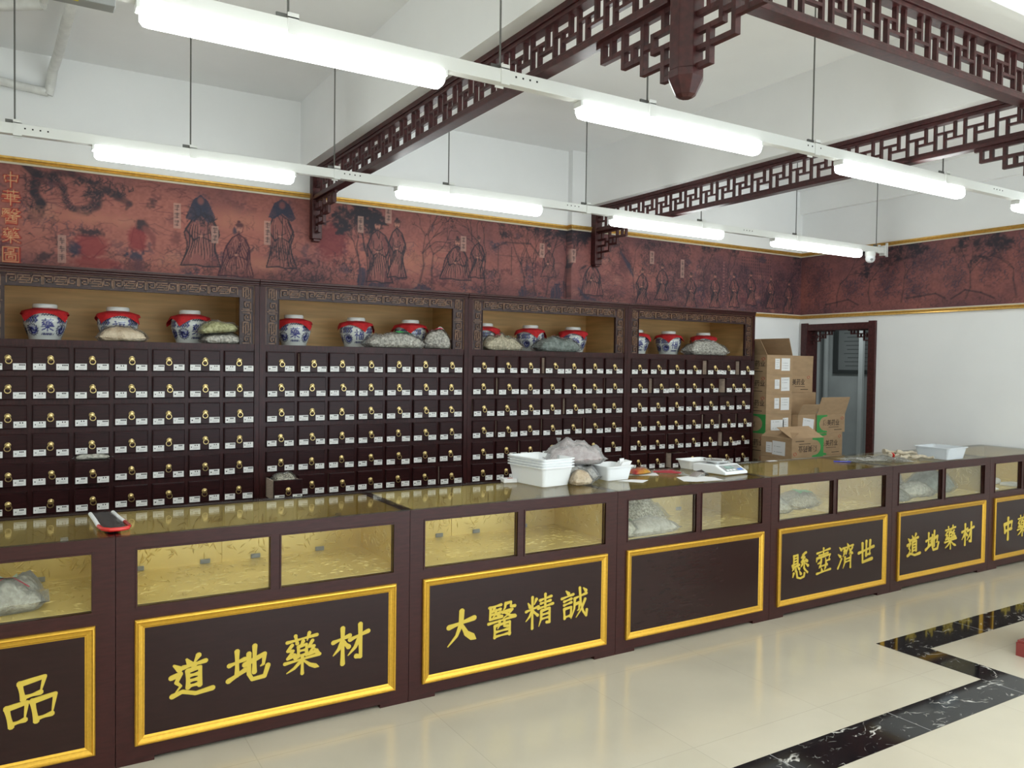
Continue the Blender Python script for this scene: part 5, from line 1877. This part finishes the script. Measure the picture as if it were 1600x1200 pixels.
def slab_pack(label, loc, w, d, h, rz, ma=None):
    mb = MB()
    n = 8
    rs = random.Random(int(loc[0] * 997))

    def loop(z, s):
        out = []
        for k in range(28):
            a = 2 * PI * k / 28
            c, q = math.cos(a), math.sin(a)
            x = math.copysign(abs(c) ** 0.35, c) * w / 2 * s
            y = math.copysign(abs(q) ** 0.35, q) * d / 2 * s
            out.append((x + 0.004 * math.sin(3 * a), y + 0.004 * math.sin(5 * a), z + 0.002 * math.sin(4 * a + z * 50)))
        return out
    mb.loft([loop(0.001, 0.96), loop(h * 0.3, 1.0), loop(h * 0.75, 1.0), loop(h, 0.95), loop(h * 1.02, 0.5)])
    o = mb.build('flat_packet', ma or M_PAPER, smooth=True)
    o.location = loc
    o.rotation_euler = (0, 0, rz)
    tag(o, label, 'packet', 'flat packets in the end case')
    return o


slab_pack('thick pale packet at the bottom of the pile in the rightmost counter', (6.92, 0.33, ZI), 0.52, 0.26, 0.040, 0.05)
slab_pack('rounded pale packet on top of the pile in the rightmost counter', (6.86, 0.33, ZI + 0.043), 0.42, 0.24, 0.042, -0.05)
slab_pack('thin flat packet lying apart to the right in the rightmost counter', (7.12, 0.13, ZI), 0.20, 0.12, 0.018, 0.1)
slab_pack('small white packet at the front of the rightmost counter case', (6.70, 0.10, ZI), 0.16, 0.10, 0.012, -0.3)


# ================================================================== TUBS
def rrect(hx, hy, r, z, n=4):
    pts = []
    for cx, cy, a0 in ((hx - r, hy - r, 0), (-hx + r, hy - r, PI / 2), (-hx + r, -hy + r, PI), (hx - r, -hy + r, 3 * PI / 2)):
        for k in range(n + 1):
            a = a0 + PI / 2 * k / n
            pts.append((cx + r * math.cos(a), cy + r * math.sin(a), z))
    return pts


def tub_mesh(hx, hy, tx, ty, h, t=0.0022, rim=0.011):
    mb = MB()
    mb.loft([rrect(hx, hy, 0.018, 0.0), rrect(tx, ty, 0.022, h - 0.008), rrect(tx + rim, ty + rim, 0.028, h - 0.006), rrect(tx + rim, ty + rim, 0.028, h),
             rrect(tx - t, ty - t, 0.021, h), rrect(hx - t, hy - t, 0.017, t + 0.001)], True, True)
    o = mb.build('tub_wall', M_WHITEP, smooth=True)
    me = o.data
    bpy.data.objects.remove(o)
    return me


def tub(mesh, label, loc, rz, ma=None, group=None):
    o = new_obj('storage_tub', mesh)
    o.location = loc
    o.rotation_euler = (0, 0, rz)
    tag(o, label, 'tub', group)
    return o


TUB = tub_mesh(0.096, 0.140, 0.113, 0.160, 0.110)
names = ['white plastic tub at the bottom of the stack of four on the counter',
         'white plastic tub second from the bottom of the nested stack',
         'white plastic tub second from the top of the nested stack',
         'white plastic tub topmost of the nested stack of four']
for k in range(4):
    tub(TUB, names[k], (2.532, 0.425, ZCT + 0.0005 + k * 0.0155), 0.12 + 0.004 * k, group='nested white tubs')
TUB2 = tub_mesh(0.085, 0.088, 0.100, 0.104, 0.085)
tub(TUB2, 'white plastic tub holding a paper scoop, between the bags and the scale', (3.015, 0.400, ZCT + 0.0005), 0.05)
TUB3 = tub_mesh(0.095, 0.055, 0.112, 0.068, 0.060)
tub(TUB3, 'low white plastic tray standing behind the scale', (3.86, 0.530, ZCT + 0.0005), 0.0)
TUB4 = tub_mesh(0.125, 0.115, 0.142, 0.132, 0.090)
o = tub(TUB4, 'frosted translucent tub near the right end of the counters', (6.085, 0.140, ZCT + 0.0005), 0.06)
o.data.materials[0] = M_TUBCLR
TUB4.materials[0] = M_TUBCLR

# paper scoop leaning in the tub
root = thing('paper_scoop', 'folded white paper scoop leaning out of the plastic tub', 'scoop', (3.075, 0.36, ZCT + 0.040))
mb = MB()
mb.loft([[(-0.05, -0.02, 0.0), (0.02, -0.03, 0.0), (0.02, 0.03, 0.008), (-0.05, 0.03, 0.0)],
         [(0.0, -0.02, 0.062), (0.06, -0.03, 0.066), (0.06, 0.03, 0.070), (0.0, 0.03, 0.064)]], True, True)
mb.build('sheet', M_PAPER, root)
mb = MB()
mb.box(-0.010, 0.022, 0.0, 0.004, 0.05, 0.082)
mb.build('handle', M_PAPER, root)

# bags behind the tubs
bag('carrier_bag', 'crumpled clear bag of pale pink herbs, topmost behind the stacked tubs', (2.79, 0.46, ZCT + 0.100), 0.34, 0.22, 0.115, 'pink', -0.35, 51, lump=0.2, film=M_BAGW)
bag('carrier_bag', 'grey crumpled bag under the pink one beside the stacked tubs', (2.785, 0.43, ZCT), 0.24, 0.20, 0.10, 'grey', -0.1, 53, lump=0.22, film=M_BAGW)
bag('carrier_bag', 'small bag of beige slices at the foot of the stacked tubs', (2.705, 0.270, ZCT), 0.13, 0.09, 0.085, 'beige', 0.0, 55, lump=0.12)
mb = MB()
mb.lathe([(0.006, 0.0), (0.010, 0.015), (0.004, 0.03), (0.012, 0.05), (0.016, 0.06), (0.005, 0.055)], 10)
o = mb.build('knotted_handle', M_BAGW, smooth=True)
o.parent = bpy.data.objects['carrier_bag']
o.location = (-0.08, 0.05, 0.085)

# papers, packets, pen
def sheet(name, label, cat, pts, z=ZCT, th=0.0012, ma=None, curl=0.0, group=None):
    mb = MB()
    n = len(pts)
    mb.loft([[(x, y, z + 0.0004) for x, y in pts], [(x, y, z + 0.0004 + th) for x, y in pts]])
    o = mb.build(name, ma or M_PAPER)
    return tag(o, label, cat, group)


sheet('paper_sheet', 'white paper at the counter edge below the tub with the scoop', 'paper', [(2.985, 0.285), (3.075, 0.160), (3.175, 0.225), (3.10, 0.29)])
sheet('paper_sheet', 'white paper under the red packet right of the tub with the scoop', 'paper', [(3.20, 0.44), (3.37, 0.35), (3.44, 0.46), (3.27, 0.54)])
sheet('paper_sheet', 'large white paper under the silver pouch in front of the scale', 'paper', [(3.415, 0.240), (3.338, 0.094), (3.40, 0.05), (3.60, 0.03), (3.63, 0.13), (3.58, 0.26)])
o = bag('snack_packet', 'crumpled red and yellow packet lying on paper right of the tub with the scoop', (3.30, 0.46, ZCT + 0.002), 0.17, 0.10, 0.035, 'beige', 0.2, 61, lump=0.3, group=None, cat='packet')
for ch in o.children:
    ch.data.materials[0] = mat('red_foil', (0.55, 0.03, 0.05), 0.3, noise_amt=0.0, col2=(0.62, 0.33, 0.02), scale=9) if ch.name.startswith('herb') else M_FILM
    ch.name = 'foil' if ch.name.startswith('herb') else 'wrapper'
o = bag('snack_packet', 'flattened red packet lying on glass just left of the silver pouch', (3.50, 0.42, ZCT), 0.20, 0.07, 0.018, 'beige', -0.75, 63, lump=0.3, group=None, cat='packet')
for ch in o.children:
    ch.data.materials[0] = mat('red_foil_flat', (0.50, 0.03, 0.05), 0.35) if ch.name.startswith('herb') else M_FILM
    ch.name = 'foil' if ch.name.startswith('herb') else 'wrapper'
root = thing('silver_pouch', 'creased silver and black pouch with a string beside the scale', 'pouch', (3.60, 0.22, ZCT + 0.002), 0.3)
mb = MB()
mb.loft([[(-0.09, -0.02, 0), (0.0, -0.03, 0), (0.0, 0.04, 0), (-0.09, 0.035, 0)], [(-0.09, -0.018, 0.003), (0.0, -0.03, 0.022), (0.0, 0.04, 0.024), (-0.09, 0.033, 0.003)]])
mb.build('silver_side', M_CHROME, root)
mb = MB()
mb.loft([[(0.0, -0.03, 0), (0.085, -0.015, 0), (0.085, 0.02, 0), (0.0, 0.04, 0)], [(0.0, -0.03, 0.022), (0.085, -0.015, 0.003), (0.06, 0.025, 0.030), (0.0, 0.04, 0.024)]])
mb.build('black_side', M_BLACKPL, root)
mb = MB()
mb.tube([(-0.10 + 0.05 * math.cos(a), 0.06 + 0.03 * math.sin(a), 0.004 + 0.010 * math.sin(a / 2)) for a in [k * 0.5 for k in range(11)]], 0.0016, 6)
mb.build('string', M_GREYP, root)
root = thing('small_box', 'tiny white box with a red mark left of the stacked tubs', 'box', (2.385, 0.535, ZCT + 0.0005), -0.25)
mb = MB()
mb.box(-0.040, 0.040, -0.035, 0.035, 0, 0.022)
mb.build('carton', M_PAPER, root, bevel=0.002)
mb = MB()
mb.box(-0.01, 0.02, -0.015, 0.010, 0.022, 0.0226)
mb.build('red_mark', M_REDINK, root)
sheet('price_card', 'little white card near the back edge of the counter before the cartons', 'card', [(4.62, 0.56), (4.70, 0.55), (4.71, 0.585), (4.63, 0.595)])
root = thing('pen', 'blue pen lying on the glass counter', 'pen', (5.095, 0.278, ZCT + 0.0055), math.atan2(-0.096, 0.118))
mb = MB()
mb.tube([(-0.075, 0, 0), (0.045, 0, 0)], 0.0048, 8)
mb.build('barrel', mat('blue_plastic', (0.04, 0.05, 0.42), 0.25), root, smooth=True)
mb = MB()
mb.tube([(0.045, 0, 0), (0.062, 0, 0), (0.078, 0, 0)], [0.0046, 0.004, 0.001], 8)
mb.build('tip', M_INK, root, smooth=True)
mb = MB()
mb.box(-0.03, 0.02, -0.002, 0.002, 0.0045, 0.0055)
mb.build('print', M_PAPER, root)
o = bag('flat_bag', 'flat crumpled clear plastic bag lying on the counter right of the blue pen', (5.42, 0.24, ZCT), 0.46, 0.26, 0.020, 'pale', -0.35, 67, lump=0.5, group=None)
for ch in o.children:
    if ch.name.startswith('herb'):
        ch.scale = (0.45, 0.5, 0.9)
        ch.location = (-0.03, 0.02, 0)
        ch.name = 'leftover_slices'
mroots = [(5.79, 0.30, 0.15, 0.2, 'thick pale root with a red tie'),
          (5.85, 0.34, 0.17, -0.3, 'pale root resting across the back of the bundle'),
          (5.90, 0.26, 0.16, -0.5, 'pale root in the middle of the bundle'),
          (5.80, 0.20, 0.14, -0.2, 'pale root at the front left of the bundle'),
          (5.89, 0.13, 0.15, -0.9, 'pale root lying nearest the counter edge')]
for k, (x, y, ln, a, lab) in enumerate(mroots):
    root = thing('dried_root', lab + ' beside the frosted tub', 'root', (x - 0.06, y, ZCT), a, 'pale roots piled on the counter')
    mb = MB()
    rs = random.Random(90 + k)
    pts, rad = [], []
    for i in range(9):
        t = i / 8
        pts.append((ln * (t - 0.5), 0.012 * math.sin(t * 6 + k), 0.020 + 0.006 * math.sin(t * 9 + k) + (0.018 if k in (1, 2) else 0)))
        rad.append((0.017 - 0.009 * t) * (1 + 0.25 * math.sin(i * 2.1 + k)))
    mb.tube(pts, rad, 10)
    mb.build('root_flesh', M_ROOT, root, smooth=True)
    if k == 0:
        mb = MB()
        mb.tube([(-ln * 0.30, 0, 0.022), (-ln * 0.22, 0, 0.022)], 0.0205, 12)
        mb.build('red_tie', M_REDPL, root, smooth=True)

# red-edged pack lying across the leftmost counters
root = thing('film_pack', 'flat black film pack edged by a curved red and white tube, on the left counter', 'pack', (0.278, 0.27, ZCT), 0.0)
R = 0.0085
path = [(-0.052, 0.20), (-0.045, 0.05), (-0.040, -0.10), (-0.028, -0.17), (-0.005, -0.198), (0.03, -0.200), (0.058, -0.185), (0.068, -0.15), (0.060, -0.05), (0.048, 0.05), (0.036, 0.20)]
mb = MB()
mb.tube([(x, y, 0.012) for x, y in path[2:9]], R, 10)
o = mb.build('red_edge', M_REDPL, root, smooth=True)
for seg in (path[0:3], path[8:11]):
    mb = MB()
    mb.tube([(x, y, 0.012) for x, y in seg], R, 10)
    mb.build('white_edge', M_WHITEP, root, smooth=True)
mb = MB()
n = 12
top, bot = [], []
for i in range(n + 1):
    t = i / n
    y = 0.19 - 0.375 * t
    xl, xr = (-0.048 + 0.012 * t), (0.036 + 0.022 * t)
    if t > 0.85:
        xl += 0.02 * (t - 0.85) / 0.15
        xr -= 0.02 * (t - 0.85) / 0.15
    L = [(xl + (xr - xl) * j / 8, y, 0.012 + 0.006 * math.sin(j / 8 * PI) + 0.003 * math.sin(j * 2.3 + i)) for j in range(9)]
    Bt = [(x, yy, 0.001) for x, yy, _ in reversed(L)]
    top.append(L + Bt)
mb.loft(top)
mb.build('film', M_BLACKPL, root, smooth=True)

# ================================================================== SCALE
root = thing('weighing_scale', 'white electronic scale with a round steel pan and green display', 'scale', (3.8375, 0.285, ZCT), 0.06)
mb = MB()
hw, hd = 0.107, 0.135
prof = [(-hd, 0.004), (-hd, 0.020), (-hd + 0.085, 0.058), (hd - 0.02, 0.058), (hd, 0.050), (hd, 0.004)]
mb.loft([[(-hw, y, z) for y, z in prof], [(hw, y, z) for y, z in prof]])
mb.build('housing', M_WHITEP, root, bevel=0.005)
sl = math.atan2(0.038, 0.085)


def on_slope(x0, x1, s0, s1, lift, m, name, parent):
    mb = MB()
    mb.box(x0, x1, s0, s1, 0.0, lift)
    mb.xform(Matrix.Translation((0, -hd, 0.0205)) @ Matrix.Rotation(sl, 4, 'X'))
    return mb.build(name, m, parent)


on_slope(-0.085, 0.090, 0.012, 0.082, 0.001, M_GREYP, 'control_panel', root)
on_slope(-0.055, 0.020, 0.040, 0.072, 0.002, M_LCD, 'display', root)
on_slope(0.035, 0.080, 0.018, 0.036, 0.002, M_BLUEINK, 'print', root)
for k in range(3):
    on_slope(-0.070 + 0.03 * k, -0.050 + 0.03 * k, 0.018, 0.030, 0.003, M_WHITEP, 'key', root)
mb = MB()
mb.lathe([(0.03, 0.058), (0.03, 0.068), (0.074, 0.070), (0.082, 0.080), (0.084, 0.082), (0.080, 0.082), (0.072, 0.074), (0.004, 0.074)], 36, (0.0, 0.035, 0))
mb.build('pan', M_CHROME, root, smooth=True)
for sx in (-1, 1):
    for sy in (-1, 1):
        mb = MB()
        mb.lathe([(0.010, 0.0), (0.010, 0.006)], 12, (sx * 0.085, sy * 0.11, 0))
        mb.build('foot', M_GREYP, root)


# ================================================================== CARTONS
def text_data(body, size):
    cu = bpy.data.curves.new('print', 'FONT')
    cu.body = body
    cu.size = size
    cu.align_x = 'CENTER'
    cu.align_y = 'CENTER'
    cu.offset = size * 0.012
    o = bpy.data.objects.new('print', cu)
    COL.objects.link(o)
    dg = bpy.context.evaluated_depsgraph_get()
    me = bpy.data.meshes.new_from_object(o.evaluated_get(dg))
    bpy.data.objects.remove(o)
    me.materials.clear()
    me.materials.append(M_BROWNINK)
    return me


TXT = text_data('康美药业', 0.066)


def face_M(side, w, d):
    """matrix taking (a, b, out) on a face (a right, b up, seen from outside) to carton space"""
    if side == 'front':      # -Y
        return Matrix(((1, 0, 0, 0), (0, 0, -1, -d / 2), (0, 1, 0, 0), (0, 0, 0, 1)))
    return Matrix(((0, 0, -1, -w / 2), (-1, 0, 0, 0), (0, 1, 0, 0), (0, 0, 0, 1)))   # -X


def carton(label, loc, w, d, h, rz=0.0, flaps=None, printed=None, papers=(), flip=False, group='stacked medicine cartons', print_off=0.0):
    root = thing('cardboard_carton', label, 'carton', loc, rz, group)
    t = 0.004
    mb = MB()
    x, y = w / 2, d / 2
    if flaps is None:
        mb.box(-x, x, -y, y, 0, h, 0)
        mb.box(-x, x, -0.024, 0.024, h, h + 0.0006, 2)
    else:
        mb.box(-x, x, -y, y, 0, t, 0)
        mb.box(-x, x, -y, -y + t, t, h, 0)
        mb.box(-x, x, y - t, y, t, h, 0)
        mb.box(-x, -x + t, -y + t, y - t, t, h, 0)
        mb.box(x - t, x, -y + t, y - t, t, h, 0)
    mb.build('box', [M_CARD, M_CARDIN, mat('packing_tape', (0.42, 0.30, 0.17), 0.3)], root)
    if flaps:
        for side, ang, ln in flaps:
            mb = MB()
            if side in ('front', 'back'):
                mb.box(-x, x, 0, ln, 0, t)
                s = -1 if side == 'front' else 1
                if s < 0:
                    mb.xform(Matrix.Rotation(PI, 4, 'Z'))
                    Mx = Matrix.Translation((0, -y, h)) @ Matrix.Rotation(-ang, 4, 'X')
                else:
                    Mx = Matrix.Translation((0, y, h)) @ Matrix.Rotation(ang, 4, 'X')
            else:
                s = -1 if side == 'left' else 1
                mb.box(0, ln, -y, y, 0, t)
                if s < 0:
                    mb.xform(Matrix.Rotation(PI, 4, 'Z'))
                    Mx = Matrix.Translation((-x, 0, h)) @ Matrix.Rotation(ang, 4, 'Y')
                else:
                    Mx = Matrix.Translation((x, 0, h)) @ Matrix.Rotation(-ang, 4, 'Y')
            mb.xform(Mx)
            mb.build('flap', M_CARD, root)
    for side, kind in (printed or ()):
        L = w if side == 'front' else d
        Mf = face_M(side, w, d)
        Rf = Mf @ Matrix.Translation((0, h / 2, 0.0006))
        if flip:
            Rf = Rf @ Matrix.Rotation(PI, 4, 'Z')
        Rf = Rf @ Matrix.Translation((print_off, 0, 0))
        if kind == 'green':
            # green block with a round cut-out
            mb = MB()
            pts_o, pts_i = [], []
            gx0, gx1, gz = -L / 2 + 0.001, -L / 2 + 0.165, h / 2 - 0.003
            n = 24
            cx, r = gx0 + 0.140, h * 0.39
            for k in range(n):
                z0 = -gz + 2 * gz * k / n
                z1 = -gz + 2 * gz * (k + 1) / n

                def cut(z):
                    return cx - 0.098 / r * math.sqrt(max(0, r * r - z * z)) if abs(z) < r else gx1
                e0, e1 = min(cut(z0), gx1), min(cut(z1), gx1)
                mb.face([(gx0, z0, 0), (e0, z0, 0), (e1, z1, 0), (gx0, z1, 0)])
            mb.xform(Rf)
            mb.build('green_print', M_GREEN, root, fix=False)
        tx = new_obj('lettering', TXT, root)
        tx.matrix_local = Rf @ Matrix.Translation((0.005 if kind == 'green' else L / 2 - 0.15, 0.005, 0.0004))
        mb = MB()
        mb.box(L / 2 - 0.26, L / 2 - 0.10, -0.040, -0.035, 0.0, 0.0003)
        mb.box(L / 2 - 0.17, L / 2 - 0.05, -h / 2 + 0.025, -h / 2 + 0.032, 0.0, 0.0003)
        mb.xform(Rf)
        mb.build('small_print', M_BROWNINK, root)
        mb = MB()
        cc = (L / 2 - 0.045, h / 2 - 0.04)
        for k in range(16):
            if k % 8 == 5:
                continue
            a0, a1 = 2 * PI * k / 16, 2 * PI * (k + 1) / 16
            mb.face([(cc[0] + rr * math.cos(a) * 1.15, cc[1] + rr * math.sin(a) * 0.8, 0) for a, rr in ((a0, 0.020), (a1, 0.020), (a1, 0.013), (a0, 0.013))])
        mb.xform(Rf)
        mb.build('red_emblem', M_REDINK, root, fix=False)
    for side, a, b, pw, ph, skew in papers:
        Mf = face_M(side, w, d) @ Matrix.Translation((a, b, 0.0010)) @ Matrix.Rotation(skew, 4, 'Z')
        mb = MB()
        mb.box(-pw / 2, pw / 2, -ph / 2, ph / 2, 0, 0.0006, 0)
        rs = random.Random(int(abs(loc[2]) * 1000 + a * 100))
        for k in range(4):
            zz = ph * (0.30 - 0.2 * k)
            if rs.random() < 0.25:
                continue
            mb.box(-pw * 0.36, -pw * 0.26, zz, zz + 0.004, 0.0006, 0.0008, 1)
            mb.box(-pw * 0.18, pw * rs.uniform(0.1, 0.4), zz, zz + 0.004, 0.0006, 0.0008, 1)
        mb.xform(Mf)
        mb.build('shipping_label', [M_PAPER, M_GREYINK], root)
    return root


HB = 0.1965
W1, D1 = 0.375, 0.52
lx, ly = 6.204 + W1 / 2, 1.972 + D1 / 2
pp = [('front', -0.035, 0.105, 0.07, 0.105, 0.0), ('front', 0.085, 0.10, 0.125, 0.125, 0.0)]
zs = [0.155 + HB * 0, 0.155 + HB, 0.155 + 2 * HB, 0.155 + 3 * HB, 0.155 + 4 * HB, 0.155 + 5 * HB, 0.155 + 6 * HB, 0.155 + 7 * HB]
carton('closed carton on the floor at the bottom of the tall left stack', (lx, ly, 0), W1, D1, 0.154)
carton('closed carton second from the floor in the tall left stack', (lx, ly, zs[0]), W1, D1, HB - 0.001)
carton('closed carton third from the floor in the tall left stack', (lx, ly, zs[1]), W1, D1, HB - 0.001)
carton('closed carton just above the counter top in the tall left stack', (lx, ly, zs[2]), W1, D1, HB - 0.001, printed=[('left', 'plain')])
carton('closed carton behind the upside-down one in the tall left stack', (lx, ly, zs[3]), W1, D1, HB - 0.001, printed=[('left', 'plain')])
carton('carton with a green side and wide paper label in the tall left stack', (lx, ly, zs[4]), W1, D1, HB - 0.001, printed=[('left', 'green')], flip=True,
       papers=[('front', -0.02, 0.085, 0.19, 0.105, 0.0), ('front', 0.10, 0.10, 0.08, 0.11, 0.02)])
carton('closed carton third from the top of the tall left stack', (lx, ly, zs[5]), W1, D1, HB - 0.001, printed=[('left', 'plain')], papers=pp)
carton('closed carton second from the top of the tall left stack', (lx, ly, zs[6]), W1, D1, HB - 0.001, printed=[('left', 'plain')], papers=[('front', -0.035, 0.10, 0.07, 0.095, 0.0), ('front', 0.085, 0.10, 0.125, 0.135, 0.02)])
carton('open carton at the very top of the tall left stack', (lx, ly, zs[7]), W1, D1, HB - 0.003, flaps=[('left', math.radians(55), 0.18), ('back', math.radians(82), 0.16), ('right', math.radians(108), 0.18)],
       printed=[('left', 'plain')], papers=pp)
# second column, farther back
cx2, cy2 = 6.86, 2.36
for k in range(6):
    lab = ['carton on the floor at the back beside the doorway', 'carton second from the floor at the back beside the doorway', 'carton third from the floor at the back beside the doorway',
           'carton fourth from the floor at the back beside the doorway', 'carton fifth from the floor at the back beside the doorway', 'plain carton under the open one at the back beside the doorway'][k]
    carton(lab, (cx2 + 0.02, cy2, 0.224 * k), 0.49, 0.50, 0.2225)
carton('open carton with its flap standing up, on the back stack beside the doorway', (cx2 - 0.02, cy2, 1.345), 0.48, 0.48, 0.195, flaps=[('front', math.radians(88), 0.185), ('back', math.radians(80), 0.15)],
       printed=[('front', 'green')], print_off=-0.02)
# front right stack by the doorway
fx, fy = 7.09, 1.905 + 0.17
for k, hh in enumerate((0.232, 0.232, 0.232)):
    carton(['carton on the floor of the front right stack by the doorway', 'carton second from the floor of the front right stack by the doorway', 'carton third from the floor of the front right stack by the doorway'][k],
           (fx, 1.90 + 0.105, 0.233 * k), 0.42, 0.20, hh)
carton('closed carton with green print under the flap-up one by the doorway', (fx, 1.90 + 0.105, 0.70), 0.42, 0.20, 0.231, printed=[('front', 'green')])
carton('open carton with a big raised flap and green print by the doorway', (fx + 0.02, 1.90 + 0.105, 0.933), 0.45, 0.20, 0.187, flaps=[('front', math.radians(72), 0.19)], printed=[('front', 'green')])
# leaning open carton between the stacks
for k in range(4):
    carton(['carton on the floor between the two big stacks', 'carton second from the floor between the two big stacks', 'carton third from the floor between the two big stacks', 'carton under the open one between the two big stacks'][k],
           (6.725, 1.985, 0.234 * k), 0.27, 0.17, 0.233)
carton('small open carton with a crooked paper label between the two big stacks', (6.725, 1.985, 0.937), 0.27, 0.17, 0.19, flaps=[('front', math.radians(60), 0.12)], papers=[('front', 0.02, 0.085, 0.17, 0.13, -0.12)])
# upside-down printed carton at the front
bx, by = 6.018 + 0.225, 1.50 + 0.18
for k in range(4):
    carton(['carton on the floor at the front of the pile', 'carton second from the floor at the front of the pile', 'carton third from the floor at the front of the pile',
            'carton just below counter height at the front of the pile'][k], (bx, by, 0.189 * k), 0.45, 0.36, 0.188)
carton('open carton with upside-down lettering and green end at the front of the pile', (bx, by, 0.757), 0.45, 0.36, 0.186, flaps=[('front', math.radians(152), 0.20), ('left', math.radians(150), 0.10)],
       printed=[('front', 'green')], flip=True, papers=[('left', 0.03, 0.085, 0.15, 0.13, -0.03), ('left', -0.085, 0.085, 0.07, 0.10, 0.0)])

# ================================================================== PILLAR AT THE RIGHT EDGE
mb = MB()
mb.box(4.768, 5.22, -1.60, -1.135, 0.0, 3.09)
tag(mb.build('wall_pillar', M_WALL), 'white square pillar at the right edge of the photo', 'pillar', kind='structure')
mb = MB()
for b in ((4.740, 4.7665, -1.63, -1.105), (4.7665, 5.25, -1.63, -1.601), (4.7665, 5.25, -1.134, -1.105), (5.221, 5.25, -1.601, -1.134)):
    mb.box(*b, 0.0, 0.075)
    mb.box(b[0] + 0.006, b[1], b[2] + 0.004, b[3] - 0.004, 0.075, 0.088)
tag(mb.build('baseboard_pillar', mat('red_brown_skirting', (0.26, 0.045, 0.040), 0.4)), 'red-brown skirting round the white pillar at the right edge', 'skirting', kind='structure')
